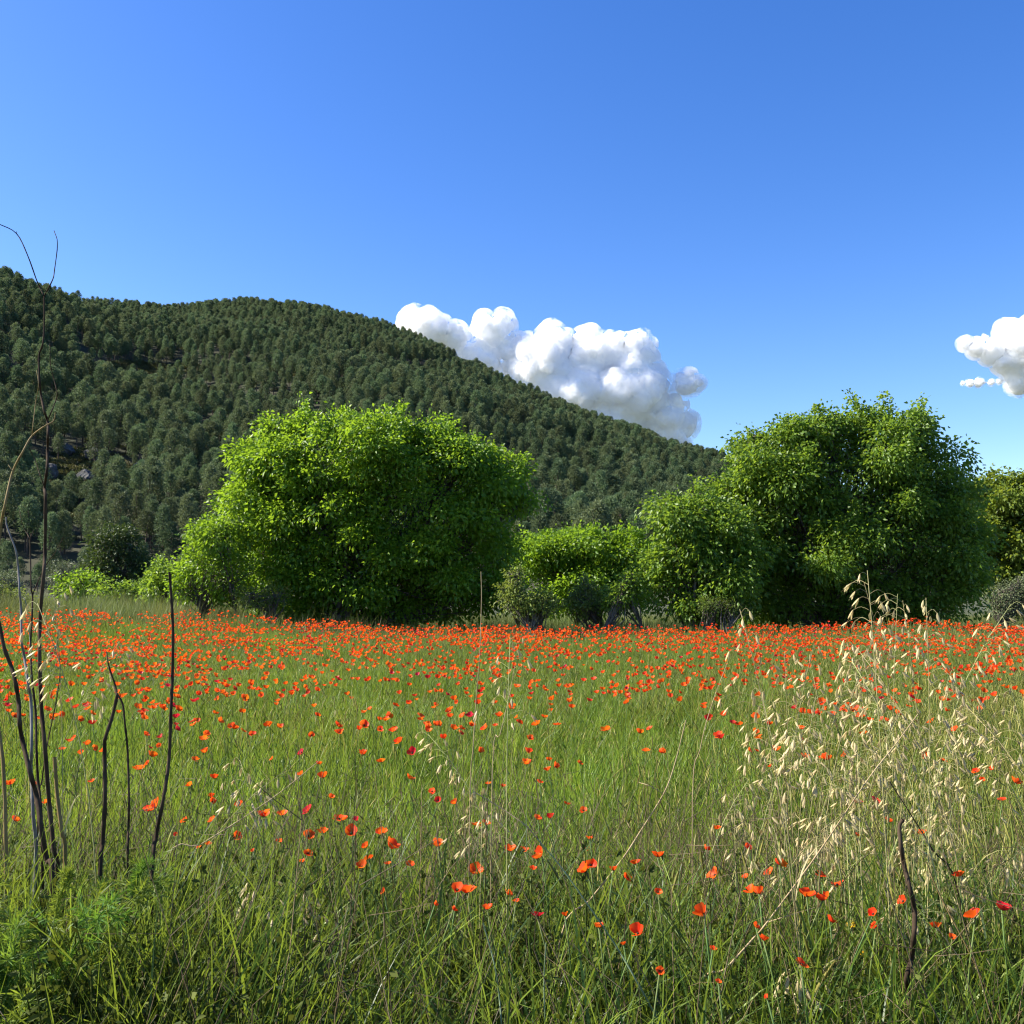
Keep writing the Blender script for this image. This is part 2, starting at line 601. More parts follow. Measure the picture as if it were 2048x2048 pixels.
ha = np.linspace(-1.0, 1.0, 201)
hd = np.concatenate([np.linspace(120, 740, 150), np.linspace(760, 1100, 12)])
A, D = np.meshgrid(ha, hd)
X, Y = A * D, D
Z = hill_z(X, Y)
nx, ny = len(ha), len(hd)
I = (np.arange(ny - 1)[:, None] * nx + np.arange(nx - 1)[None, :]).ravel()
mb = MB()
mb.add(np.stack([X, Y, Z], -1), np.stack([I, I + 1, I + nx + 1, I + nx], -1))
tag(obj('hill', mb.mesh('hill', [M['hill']], True)), kind='structure')

# clearings of the hillside, as (photo x, photo y, half width, half height, share of trees missing)
CLEAR = [(258, 752, 90, 30, .72), (330, 738, 130, 9, .8), (90, 748, 120, 11, .8), (560, 745, 90, 8, .75), (872, 742, 95, 10, .9),
         (165, 945, 95, 46, .74), (285, 975, 42, 38, .85), (100, 1020, 55, 40, .65), (420, 868, 60, 12, .9), (390, 800, 60, 10, .6),
         (1280, 1035, 45, 14, .7), (1010, 790, 40, 8, .6), (700, 775, 60, 8, .6), (30, 775, 60, 14, .7)]


def clear_p(px, py):
    k = np.zeros_like(px)
    for cx, cy_, rx, ry, s in CLEAR:
        k = np.maximum(k, s * ((((px - cx) / rx) ** 2 + ((py - cy_) / ry) ** 2) < 1))
    return k


# ================================================================== CLOUDS
def cloud(name, lobes, Yd, label, seed, voxel, amp, fringe=12.0):
    rng = np.random.default_rng(seed)
    mb = MB()
    import bmesh
    bm = bmesh.new()
    bmesh.ops.create_icosphere(bm, subdivisions=2, radius=1)
    bm.verts.ensure_lookup_table()
    SV = np.array([v.co[:] for v in bm.verts])
    SF = np.array([[v.index for v in f.verts] for f in bm.faces])
    bm.free()
    k = Yd / F_PX
    c0 = at(lobes[0][0], lobes[0][1], Yd)
    for (px, py, r, dy) in lobes:
        c = np.array(at(px, py, Yd)) - np.array(c0) + np.array([0, dy * k, 0])
        R = r * k
        mb.add(SV * R * np.array([1, 0.9, 0.95]) + c, SF)
        for j in range(int(10 + r * 0.35)):
            d = unit(rng.normal(size=3))
            d[2] = abs(d[2]) * 0.9 - 0.15
            d[1] = -abs(d[1]) if rng.random() < 0.7 else d[1]
            d = unit(d)
            rr = R * rng.uniform(0.18, 0.42)
            mb.add(SV * rr + c + d * R * rng.uniform(0.80, 0.98), SF)
    me = mb.mesh(name, [M['cloud']], True)
    t = thing(name, c0, label, 'cloud')
    # a dense core with billowing lobes, and a thin shell of vapour round it
    for part, mat, grow, vox in (('core', M['cloud'], 0.0, voxel), ('vapour', M['vapour'], fringe, voxel * 1.4)):
        m2 = me if part == 'core' else me.copy()
        m2.materials[0] = mat
        o = obj(part, m2, t)
        rm = o.modifiers.new('blend', 'REMESH')
        rm.mode = 'VOXEL'
        rm.voxel_size = vox
        rm.use_smooth_shade = True
        for q, (sz, st) in enumerate(((40, 0.55), (15, 0.46), (6, 0.42)) if part == 'core' else ((40, 0.55), (15, 0.46))):
            tx = bpy.data.textures.new(name + '_billow%d' % q, 'CLOUDS')
            tx.noise_scale = sz * k
            tx.noise_depth = 2
            dm = o.modifiers.new('billow%d' % q, 'DISPLACE')
            dm.texture = tx
            dm.texture_coords = 'LOCAL'
            dm.strength = sz * st * k * amp
            dm.mid_level = 0.5
        if grow:
            dm = o.modifiers.new('grow', 'DISPLACE')
            dm.strength = grow * k
            dm.mid_level = 0.0
        sm = o.modifiers.new('soften', 'SMOOTH')
        sm.factor = 0.5
        sm.iterations = 2 if part == 'core' else 6
    return t


cloud('cumulus_cloud', [(1080, 745, 62, 0), (860, 665, 38, 0), (830, 650, 28, 10), (905, 680, 26, 0), (985, 668, 34, 0), (1005, 652, 22, 0),
                        (960, 725, 40, 10), (1030, 705, 30, 0), (1110, 695, 34, 0), (1100, 675, 22, -5), (1180, 725, 48, 0), (1190, 690, 22, 0),
                        (1255, 720, 46, 0), (1275, 695, 26, -5), (1220, 700, 24, 0), (1150, 800, 72, 15), (1250, 800, 75, 15), (1050, 800, 60, 20), (1320, 840, 58, 35),
                        (1370, 775, 24, -20), (1300, 775, 40, 10), (1372, 845, 26, 35), (1200, 870, 70, 30), (1330, 890, 50, 40)], 4200,
      'long white cumulus cloud rising behind the wooded ridge', 3, 5.0, 1.0)
cloud('cumulus_cloud', [(2035, 690, 42, 0), (2010, 665, 22, 0), (1985, 702, 24, 0), (1950, 698, 16, 0), (1928, 690, 12, 0), (2020, 730, 30, 0), (2045, 760, 28, 10),
                        (2080, 700, 60, 0), (2110, 660, 50, 0), (2140, 730, 70, 10), (1972, 672, 6, 0)], 4200,
      'small white cloud at the right edge of the sky', 5, 4.5, 0.9, 8.0)
cloud('cloud_wisp', [(1960, 765, 8, 0), (1940, 764, 6, 0), (1980, 766, 8, 0), (1998, 763, 6, 0), (1925, 766, 4, 0)], 4200,
      'thin flat cloud wisp below the small right-hand cloud', 6, 3.0, 0.6, 4.0)

# ================================================================== PINES ON THE HILL
def pine_mesh(k, seed):
    rng = np.random.default_rng(seed)
    H = 8.5
    tr = MB()
    bend = rng.normal(0, 0.25, 2)
    tz = np.linspace(0, H * 0.93, 7)
    path = np.stack([bend[0] * (tz / H) ** 2 * 2, bend[1] * (tz / H) ** 2 * 2, tz], -1)
    add_tube(tr, path, np.linspace(0.17, 0.03, 7), 6)
    cr = MB()
    cb = [0.30, 0.42, 0.22, 0.50, 0.36, 0.15][k % 6] * H
    wid = [1.9, 2.2, 1.6, 2.4, 2.0, 1.75][k % 6]
    nc = 44
    lop = rng.uniform(0, 6.28)
    lopn = rng.uniform(0.1, 0.45)
    for j in range(nc):
        h = cb + (H - cb) * ((j + rng.random()) / nc) ** 0.85
        u = (h - cb) / (H - cb)
        prof = (np.sin(math.pi * np.clip(0.12 + 0.86 * u, 0, 1)) ** 0.75) * (1.05 - 0.35 * u)
        az = j * 2.399 + rng.normal(0, 0.3)
        r = wid * prof * rng.uniform(0.5, 1.0) * (1 - lopn * (0.5 + 0.5 * math.cos(az - lop)))
        c = np.array([math.cos(az) * r, math.sin(az) * r, h + 0.15 * r])
        p0 = np.array([np.interp(h, tz, path[:, 0]), np.interp(h, tz, path[:, 1]), min(h - 0.25 * r, H * 0.9)])
        if j % 3 == 0:
            add_tube(tr, np.array([p0, 0.5 * (p0 + c) + [0, 0, -0.05], c]), [0.05, 0.035, 0.012], 4)
        n = 44
        d = unit(rng.normal(size=(n, 3)) + np.array([0, 0, 0.35]))
        P = c + d * rng.uniform(0.25, 0.60, (n, 1)) * np.array([1, 1, 0.75])
        leaves(cr, P, d + rng.normal(0, 0.35, (n, 3)), rng.uniform(0.26, 0.5, n), 0.36, 0.10, -0.1, tint=np.clip(rng.normal(0.3 + 0.4 * u, 0.22, n), 0, 1), rng=rng)  # tint rises with height: sunlit crown tops put into the needle colour
    return tr.mesh('pine_trunk', [M['pine_bark']], True), cr.mesh('pine_crown', [M['pine']])


PINES = [pine_mesh(k, 100 + k) for k in range(9)]
sp = 4.1
tp = []
yy = 92.0
while yy < 760:
    hw = 0.70 * yy
    xs = np.arange(-hw, hw, sp) + RNG.uniform(-0.45, 0.45, len(np.arange(-hw, hw, sp))) * sp
    ys = yy + RNG.uniform(-0.45, 0.45, len(xs)) * sp
    tp.append(np.stack([xs, ys], -1))
    yy += sp
tp = np.concatenate(tp)
a = tp[:, 0] / tp[:, 1]
keep = (tp[:, 1] < np.interp(a, RA, RR) + 22) & ((tp[:, 1] > 146) | ((a < -0.24) & (RNG.random(len(a)) < np.interp(tp[:, 1], [92, 125, 146], [0.12, 0.5, 1.0]))))
tp = tp[keep]
tz = np.maximum(hill_z(tp[:, 0], tp[:, 1]), ground_z(tp[:, 0], tp[:, 1]))
px, py = project(np.stack([tp[:, 0], tp[:, 1], tz], -1))
dens = 0.93 - 0.10 * (wob(tp[:, 0], tp[:, 1], 30, 4) > 0.35) - clear_p(px, py)
ok = RNG.random(len(tp)) < dens
tp, tz, px, py = tp[ok], tz[ok], px[ok], py[ok]
n = len(tp)
PT = np.stack([tp[:, 0], tp[:, 1], tz - 0.25], -1)
psc = RNG.uniform(0.70, 1.25, n) * (1.0 + 0.18 * wob(tp[:, 0], tp[:, 1], 40, 6))
young = RNG.random(n) < 0.14
psc[young] *= 0.6
psc[tp[:, 1] < 146] *= 0.62
prz = RNG.uniform(0, 2 * math.pi, n)
pid = RNG.integers(0, 9, n)
# screens: pines wholly behind the big walnut trees are not counted among the nearest ones in view
hid = np.zeros(n, bool)
for (x0, x1, y0) in ((455, 1050, 900), (1320, 2060, 960), (390, 460, 1090), (1040, 1300, 1110), (180, 285, 1100)):
    hid |= (px > x0) & (px < x1) & (py > y0 + 20)
vis = (~hid) & (px > 0) & (px < 2048) & (tp[:, 1] < np.interp(tp[:, 0] / tp[:, 1], RA, RR))
order = np.argsort(np.where(vis, tp[:, 1], 1e9))[:300]
single = np.zeros(n, bool)
single[order] = True


def pine_words(x, y, s, k):
    size = 'tall ' if s > 1.02 else ('young small ' if s < 0.62 else '')
    form = ['rounded', 'broad-topped', 'narrow', 'high-crowned', 'full', 'low-branched'][k % 6]
    if x < 70:
        w = 'at the left edge'
    elif x < 130:
        w = 'behind the tall dry stalks'
    elif x < 320 and y < 900:
        w = 'above the grey rocks'
    elif x < 320 and y < 1060:
        w = 'among the grey rocks'
    elif x < 300:
        w = 'behind the dark round bush'
    elif x < 470 and y < 960:
        w = 'uphill left of the big tree'
    elif x < 470:
        w = 'at the hill foot left of the big tree'
    elif x < 1060:
        w = 'above the big left tree'
    elif x < 1200:
        w = 'in the gap, nearer the left tree'
    elif x < 1330:
        w = 'in the gap, nearer the right tree'
    else:
        w = 'touching the right tree crown'
    return '%s%s pine %s' % (size, form, w)


order = [int(i) for i in order]
labs = distinct([pine_words(px[i], py[i], psc[i], int(pid[i])) for i in order], [px[i] for i in order])
for i, lab in zip(order, labs):
    t = thing('pine_tree', PT[i], lab, 'pine tree', 'pines on the near hillside')
    t.rotation_euler = (0, 0, prz[i])
    t.scale = (psc[i],) * 3
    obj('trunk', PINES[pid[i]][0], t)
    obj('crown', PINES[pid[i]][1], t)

pin_src = []
for k in range(9):
    mbx = MB()
    for me in PINES[k]:
        co = np.empty(len(me.vertices) * 3, np.float32)
        me.vertices.foreach_get('co', co)
        tn = np.empty(len(me.vertices), np.float32)
        me.attributes['tint'].data.foreach_get('value', tn)
        co = co.reshape(-1, 3)
        ls = np.empty(len(me.loops), np.int32)
        me.loops.foreach_get('vertex_index', ls)
        lt = np.empty(len(me.polygons), np.int32)
        me.polygons.foreach_get('loop_total', lt)
        st = np.concatenate([[0], np.cumsum(lt)[:-1]])
        m_i = 0 if me is PINES[k][0] else 1
        n0 = mbx.n
        mbx.V.append(co)
        mbx.T.append(tn)
        mbx.n += len(co)
        for c in (3, 4):
            s_ = st[lt == c]
            if len(s_):
                mbx.F.append(ls[s_[:, None] + np.arange(c)].astype(np.int64) + n0)
                mbx.M.append(np.full(len(s_), m_i, np.int32))
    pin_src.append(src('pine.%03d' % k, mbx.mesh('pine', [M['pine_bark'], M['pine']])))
rest = ~single
rot = np.zeros((rest.sum(), 3))
rot[:, 2] = prz[rest]
scatter('pine_forest', PT[rest], rot, np.repeat(psc[rest][:, None], 3, 1), pid[rest], pin_src,
        'dense grey-green pine forest covering the hill up to the ridge', 'forest')


# scrub on the hill
def bush_src(name, seed, mat, r=0.8, n=260, size=(0.12, 0.28)):
    rng = np.random.default_rng(seed)
    b = MB()
    d = unit(rng.normal(size=(n, 3)))
    d[:, 2] = np.abs(d[:, 2])
    P = d * r * rng.uniform(0.55, 1.0, (n, 1)) * np.array([1, 1, 0.7])
    leaves(b, P, d + rng.normal(0, 0.5, (n, 3)), rng.uniform(*size, n), 0.5, rng=rng)
    return src(name, b.mesh(name, [mat]))


m_ = 5200
sx = RNG.uniform(-0.66, 0.62, m_)
sy = np.sqrt(RNG.uniform(140 ** 2, 640 ** 2, m_))
sx = sx * sy
sz = hill_z(sx, sy)
qx, qy = project(np.stack([sx, sy, sz], -1))
sel = RNG.random(m_) < (0.25 + 0.75 * (clear_p(qx, qy) > 0.5))
sx, sy, sz = sx[sel], sy[sel], sz[sel]
# the clearings carry their own thick scrub
ex, ey = [], []
cnt = 0
cx_ = RNG.uniform(-0.56, 0.2, 160000)
cy2 = np.sqrt(RNG.uniform(150 ** 2, 620 ** 2, 160000))
cz_ = hill_z(cx_ * cy2, cy2)
qx, qy = project(np.stack([cx_ * cy2, cy2, cz_], -1))
sel = (clear_p(qx, qy) > 0.55) & (RNG.random(160000) < 0.75)
sx = np.concatenate([sx, (cx_ * cy2)[sel]])
sy = np.concatenate([sy, cy2[sel]])
sz = np.concatenate([sz, cz_[sel]])
k_ = len(sx)
rot = np.zeros((k_, 3))
rot[:, 2] = RNG.uniform(0, 6.28, k_)
scatter('hillside_scrub', np.stack([sx, sy, sz - 0.05], -1), rot, RNG.uniform(0.6, 1.9, (k_, 1)) * np.ones((k_, 3)), RNG.integers(0, 2, k_),
        [bush_src('scrub.000', 31, M['scrub']), bush_src('scrub.001', 32, M['scrub'], 0.7, 200)],
        'low yellowish scrub in the clearings between the hillside pines', 'scrub')

# ================================================================== ROCKS
def rock(pxy, wpx, hpx, label, seed, lean=0.0):
    rng = np.random.default_rng(seed)
    # find the hill point under the pixel
    best = None
    for d in np.arange(150, 420, 1.5):
        p = at(pxy[0], pxy[1], d)
        if hill_z(p.x, p.y) >= p.z:
            best = p
            break
    if best is None:
        best = at(pxy[0], pxy[1], 230)
    d = best.y
    w, h = 1.05 * wpx * d / F_PX, 1.15 * hpx * d / F_PX
    import bmesh
    bm = bmesh.new()
    bmesh.ops.create_icosphere(bm, subdivisions=4, radius=1)
    co = np.array([v.co[:] for v in bm.verts])
    planes = unit(rng.normal(size=(16, 3)))
    off = rng.uniform(0.45, 0.92, 16)
    for pl, of in zip(planes, off):
        s = co @ pl - of
        co = co - np.clip(s, 0, None)[:, None] * pl[None, :]
    co += 0.07 * np.stack([wob(co[:, 0] + co[:, 2], co[:, 1], 0.20, seed + i) for i in range(3)], -1) + 0.045 * np.stack([wob(co[:, 0], co[:, 1] - co[:, 2], 0.07, seed + i) for i in range(3)], -1)
    co = co * np.array([w / 2, max(w, h) * 0.4, h / 2])
    c, s = math.cos(lean), math.sin(lean)
    co = np.stack([co[:, 0] * c + co[:, 2] * s, co[:, 1], -co[:, 0] * s + co[:, 2] * c], -1)
    for v, q in zip(bm.verts, co):
        v.co = q
    me = bpy.data.meshes.new('rock')
    bm.to_mesh(me)
    bm.free()
    me.materials.append(M['rock'])
    o = obj('rock_outcrop', me)
    o.location = best + Vector((0, 0, h * 0.25))
    o.rotation_euler = (0, 0, rng.uniform(-0.3, 0.3))
    tag(o, label, 'rock', 'limestone outcrops on the lower hillside')


rock((277, 962), 44, 46, 'pale leaning limestone slab right of the other hillside rocks', 11, 0.5)
rock((190, 925), 60, 34, 'wide grey limestone crag under the pines, highest of the rocks', 12, -0.1)
rock((135, 912), 40, 32, 'grey crag left of the widest limestone crag', 13, 0.2)
rock((165, 965), 52, 34, 'grey limestone block in the middle of the rocky slope', 14)
rock((100, 960), 46, 40, 'grey rock close behind the tall dry stalks', 15, 0.2)
rock((200, 985), 36, 26, 'small grey rock low between the leaning slab and the stalks', 16, 0.1)
rock((130, 1015), 44, 42, 'dark grey rock lowest on the rocky slope', 17, -0.2)
rock((60, 945), 34, 26, 'small dark rock left of the tall dry stalks', 18)

# ================================================================== BROADLEAF TREES AND SHRUBS
def lobes3d(lobes, Yd, base):
    """(px, py, rx, ry[, dy, depth]) in photo pixels at depth Yd -> centres and radii in metres, relative to base"""
    out = []
    k = Yd / F_PX
    for l in lobes:
        px_, py_, rx, ry = l[:4]
        dy = l[4] if len(l) > 4 else 0.0
        dep = l[5] if len(l) > 5 else 1.0
        c = np.array(at(px_, py_, Yd)) - np.array(base) + np.array([0, dy, 0])
        out.append((c, np.array([rx * k, dep * 0.5 * (rx + ry) * k, ry * k])))
    return out


def tree(name, lobes, Yd, label, cat, mat, seed, leaf=0.13, per=6, twig_density=16.0, stems=1, trunk_r=0.16, base_px=None,
         spray=0.15, group=None, inner=0.35, bark='bark', rough=0.12, twigs=True, bough=0.56, bough_density=0.36, shoot=0.10):
    rng = np.random.default_rng(seed)
    bx = base_px if base_px is not None else lobes[0][0]
    b = at(bx, 1200, Yd)
    base = Vector((b.x, Yd, float(ground_z(b.x, Yd)) - 0.05))
    t = thing(name, base, label, cat, group)
    L3 = lobes3d(lobes, Yd, base)
    extra = []
    for i, (c, r) in enumerate(L3):
        L3[i] = (c, r * 0.91)
        if r.min() < 0.75:
            continue
        for _ in range(int(4 + r.mean() * 2.2)):
            e = unit(rng.normal(size=3) + np.array([0, -0.35, 0.25]))
            p = c + e * r * rng.uniform(0.80, 1.0)
            if any((((p - c2) / r2) ** 2).sum() < 0.55 for j, (c2, r2) in enumerate(L3) if j != i):
                continue
            q_ = rng.uniform(0.32, 0.60)
            extra.append((p, np.array([q_ * 1.1, q_ * 1.1, q_ * 0.8])))
    n_main = len(L3)
    L3 = L3 + extra
    C = np.array([l[0] for l in L3])
    R = np.array([l[1] for l in L3])
    tw, tn_, inn = [], [], []
    for i, (c, r) in enumerate(L3):
        area = 4 * math.pi * ((r[0] * r[1]) ** 1.6 / 3 + (r[0] * r[2]) ** 1.6 / 3 + (r[1] * r[2]) ** 1.6 / 3) ** (1 / 1.6)
        # boughs stand proud of the crown's surface like shingles of foliage, with hollows between
        nb = int(area * bough_density / bough ** 2) + 5
        db = unit(rng.normal(size=(nb, 3)))
        fb = 0.96 + rng.normal(0, rough, nb) - 0.25 * (rng.random(nb) < 0.15)
        B = c + db * (r - bough * 0.45).clip(0.1) * fb[:, None]
        q = np.full(nb, 9.0)
        for j in range(len(L3)):
            if j != i:
                q = np.minimum(q, (((B - C[j]) / R[j]) ** 2).sum(1))
        B, db = B[q > 0.66], db[q > 0.66]
        for p, d in zip(B, db):
            rb = bough * rng.uniform(0.6, 1.25)
            n = int(twig_density * 4.2 * rb * rb) + 4
            e = unit(rng.normal(size=(n, 3)) + d * 0.55 + np.array([0, 0, 0.25]))
            Q = p + e * rb * rng.uniform(0.55, 1.05, (n, 1)) * np.array([1.1, 1.1, 0.72])
            tw.append(np.concatenate([Q, e * 0.7 + d * 0.5], 1))
            tn_.append(np.full(n, np.clip(rng.normal(0.5, 0.13), 0, 1)))
        # leafy shoots standing out of the crown
        for p, d in zip(B, db):
            if rng.random() < shoot and d[2] > -0.35:
                ln = rng.uniform(0.35, 0.85) * bough / 0.6
                u_ = unit(d * 0.7 + np.array([0, 0, 0.75]) + rng.normal(0, 0.3, 3))
                m_s = int(10 + ln * 14)
                f_ = np.linspace(0.2, 1, m_s)[:, None]
                Q = p + d * bough * 0.5 + u_ * ln * f_ + rng.normal(0, 0.05, (m_s, 3))
                tw.append(np.concatenate([Q, np.repeat(u_[None], m_s, 0) + rng.normal(0, 0.4, (m_s, 3))], 1))
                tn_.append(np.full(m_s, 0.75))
        # sparse leaves through the inside of the crown
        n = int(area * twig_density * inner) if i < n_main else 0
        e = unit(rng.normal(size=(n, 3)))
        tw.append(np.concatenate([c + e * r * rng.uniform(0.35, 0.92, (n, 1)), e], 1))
        tn_.append(np.full(n, 0.35))  # lower tint: shade inside the crown is put into the leaf colour
    tw = np.concatenate(tw)
    tn_ = np.concatenate(tn_)
    kz = tw[:, 2] > 0.12
    tw, tn_ = tw[kz], tn_[kz]
    nt = len(tw)
    Pt, Dt = tw[:, :3], tw[:, 3:]
    crown = MB()
    P = np.repeat(Pt, per, 0)
    D = np.repeat(Dt, per, 0)
    off = rng.normal(size=P.shape) * spray * np.repeat(np.where(tn_ == 0.75, 0.6, 1.0), per)[:, None] * np.array([1, 1, 0.8])
    tone = np.repeat(np.clip(tn_ + rng.normal(0, 0.10, nt), 0, 1), per)
    Dl = unit(off) * 0.6 + D * 0.6 + rng.normal(0, 0.4, P.shape) + np.array([0, 0, -0.2])
    n = len(P)
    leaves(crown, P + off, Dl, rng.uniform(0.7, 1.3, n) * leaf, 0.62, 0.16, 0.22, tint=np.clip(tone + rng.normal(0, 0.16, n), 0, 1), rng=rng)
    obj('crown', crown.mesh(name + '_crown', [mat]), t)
    tr = MB()
    zc = C[:, 2]
    k_st = max(stems, 1)
    st_base = []
    for s in range(k_st):
        o2 = rng.normal(0, 0.28 if k_st > 1 else 0.0, 2)
        st_base.append(np.array([o2[0] * 1.6, o2[1], 0.0]))
    for i, (c, r) in enumerate(L3[:n_main]):
        if r[0] < 0.5 and twigs and len(L3) > 8 and i % 2:
            continue
        s0 = st_base[i % k_st]
        mid = s0 * 0.6 + c * 0.4 + rng.normal(0, 0.15, 3)
        mid[2] = c[2] * 0.5
        top = c + np.array([0, 0, r[2] * 0.45])
        path = smooth_path([s0, s0 * 0.85 + mid * 0.15 + [0, 0, c[2] * 0.12], mid, c, top], 4)
        rr = trunk_r * (1.0 if k_st > 1 else 0.85) * rng.uniform(0.7, 1.1)
        add_tube(tr, path, np.linspace(rr, 0.02, len(path)), 7)
        near = np.where((np.abs(Pt - c) < r * 1.2).all(1))[0]
        if len(near) and twigs:
            for j in rng.choice(near, min(len(near), 34), replace=False):
                p1 = Pt[j]
                s = path[rng.integers(len(path) // 3, len(path) - 1)]
                m2 = 0.5 * (s + p1) + rng.normal(0, 0.10, 3)
                add_tube(tr, np.array([s, m2, p1]), [0.022, 0.015, 0.005], 4)
    obj('trunk', tr.mesh(name + '_trunk', [M[bark]], True), t)
    return t


tree('walnut_tree', [(700, 1040, 165, 140, 0, .8), (582, 935, 85, 78), (672, 925, 115, 82), (738, 915, 90, 66, -0.8), (800, 935, 120, 78), (905, 965, 105, 82), (975, 1015, 68, 85),
                     (940, 1095, 88, 95), (825, 1060, 150, 130), (562, 1035, 76, 90), (540, 1100, 60, 85), (690, 1165, 170, 58), (880, 1160, 130, 58),
                     (496, 912, 26, 20), (612, 853, 26, 26), (690, 857, 28, 22), (556, 872, 36, 26), (828, 870, 26, 22), (757, 876, 36, 22), (905, 893, 36, 24),
                     (955, 912, 26, 20), (1012, 940, 30, 30), (1045, 1002, 20, 24), (506, 985, 24, 28),
                     (610, 1205, 110, 40), (740, 1212, 120, 34), (890, 1206, 110, 38), (975, 1190, 56, 44)],
     30.5, 'big bright green walnut tree with a wide domed crown, left of centre', 'tree', M['walnut'], 21, leaf=0.13, per=6, twig_density=17, stems=7, trunk_r=0.11, base_px=740)
tree('leafy_shrub', [(448, 1105, 52, 66), (412, 1142, 46, 56), (455, 1165, 60, 45), (385, 1180, 40, 34), (440, 1062, 26, 28)],
     29.0, 'light green leafy shrub leaning on the left side of the big left tree', 'shrub', M['walnut'], 22, leaf=0.10, per=6, twig_density=22, stems=4, trunk_r=0.05, base_px=430, spray=0.12, bough=0.4)
tree('dry_bramble', [(505, 1195, 38, 26), (550, 1200, 30, 22)],
     28.2, 'low dark green bramble under the left edge of the big left tree', 'shrub', M['bramble'], 23, leaf=0.06, per=6, twig_density=30, stems=5, trunk_r=0.02, base_px=520, spray=0.08, bough=0.3)
tree('walnut_tree', [(1690, 1030, 165, 120, 0, .8), (1530, 935, 62, 56), (1570, 905, 66, 48), (1668, 892, 85, 52), (1760, 892, 78, 58), (1838, 945, 72, 58),
                     (1870, 1005, 56, 70), (1700, 965, 140, 90), (1565, 1010, 100, 92), (1835, 1085, 100, 105), (1680, 1120, 170, 100), (1872, 1140, 74, 92),
                     (1500, 1090, 90, 92), (1737, 846, 24, 16), (1655, 850, 36, 20), (1600, 862, 30, 22), (1512, 888, 32, 20), (1800, 868, 30, 20), (1842, 895, 22, 18),
                     (1885, 945, 24, 18), (1462, 990, 34, 34), (1918, 1060, 24, 34), (1790, 1190, 150, 46), (1590, 1200, 110, 40),
                     (1720, 1222, 130, 32), (1850, 1215, 95, 40), (1540, 1215, 80, 34)],
     31.0, 'tall dense green tree with a rounded dark-sided crown at the right', 'tree', M['right_leaf'], 24, leaf=0.13, per=6, twig_density=17, stems=6, trunk_r=0.12, base_px=1690)
tree('walnut_tree', [(1400, 1065, 58, 52), (1350, 1110, 56, 56), (1425, 1135, 76, 70), (1335, 1172, 48, 38), (1330, 1020, 20, 16), (1362, 1032, 26, 20), (1410, 1025, 36, 22), (1458, 1065, 50, 50, 0.6),
                     (1450, 1190, 60, 34), (1310, 1140, 28, 34), (1390, 1210, 90, 30)],
     29.0, 'low spreading green tree in front of the left side of the tall right tree', 'tree', M['right_leaf'], 25, leaf=0.125, per=6, twig_density=19, stems=4, trunk_r=0.07, base_px=1400)
tree('walnut_tree', [(1155, 1115, 76, 44), (1225, 1120, 56, 42), (1090, 1135, 60, 46), (1268, 1155, 36, 36), (1150, 1170, 125, 48), (1195, 1085, 40, 18), (1110, 1092, 30, 18), (1160, 1200, 130, 34)],
     36.0, 'lower round green tree in the gap between the two big trees', 'tree', M['walnut'], 26, leaf=0.13, per=6, twig_density=16, stems=4, trunk_r=0.08, base_px=1160)
tree('pale_shrub', [(1052, 1205, 42, 28), (1022, 1192, 30, 30), (1085, 1212, 26, 24), (1030, 1160, 16, 22)],
     27.5, 'small pale yellow-green shrub at the right foot of the big left tree', 'shrub', M['pale_leaf'], 27, leaf=0.075, per=6, twig_density=34, stems=4, trunk_r=0.03, base_px=1050, spray=0.08, bough=0.3)
tree('pale_shrub', [(1180, 1190, 28, 26), (1170, 1208, 24, 18)],
     29.0, 'small green shrub left of the leafy sapling in the gap', 'shrub', M['pale_leaf'], 28, leaf=0.08, per=6, twig_density=34, stems=3, trunk_r=0.03, base_px=1180, spray=0.08, bough=0.3)
tree('sapling', [(1245, 1180, 20, 34), (1232, 1205, 22, 24), (1262, 1165, 12, 20)],
     28.5, 'upright leafy sapling just left of the low spreading tree', 'shrub', M['right_leaf'], 29, leaf=0.09, per=6, twig_density=34, stems=3, trunk_r=0.03, base_px=1245, spray=0.08, bough=0.3)
tree('round_bush', [(232, 1108, 48, 42), (205, 1095, 28, 26), (262, 1100, 26, 28), (248, 1155, 52, 45)],
     46.0, 'dark round bush standing before the pines at the left', 'bush', M['dark_leaf'], 30, leaf=0.13, per=6, twig_density=13, stems=3, trunk_r=0.08, base_px=240, spray=0.15, bough=0.5)
tree('light_shrub', [(168, 1168, 32, 24), (150, 1180, 22, 16)],
     42.0, 'bright green shrub left of the foot of the dark round bush', 'shrub', M['walnut'], 31, leaf=0.13, per=6, twig_density=16, stems=3, trunk_r=0.04, base_px=165)
tree('light_shrub', [(240, 1185, 36, 16), (275, 1190, 26, 14)],
     41.0, 'low green shrub in front of the dark round bush', 'shrub', M['right_leaf'], 32, leaf=0.12, per=6, twig_density=18, stems=3, trunk_r=0.04, base_px=250)
tree('light_shrub', [(325, 1160, 26, 26), (350, 1150, 28, 24), (330, 1185, 34, 22)],
     37.0, 'green shrub between the dark round bush and the left shrub by the big tree', 'shrub', M['right_leaf'], 33, leaf=0.12, per=6, twig_density=18, stems=3, trunk_r=0.04, base_px=335)
tree('grey_shrub', [(127, 1146, 24, 22), (120, 1165, 24, 18)],
     52.0, 'grey-leaved shrub left of the dark round bush', 'shrub', M['grey_leaf'], 34, leaf=0.10, per=6, twig_density=14, stems=3, trunk_r=0.04, base_px=125)
tree('grey_shrub', [(8, 1165, 20, 20), (22, 1180, 22, 14)],
     50.0, 'pale grey-green shrub at the left edge of the photo', 'shrub', M['olive_leaf'], 35, leaf=0.10, per=6, twig_density=14, stems=3, trunk_r=0.04, base_px=10)
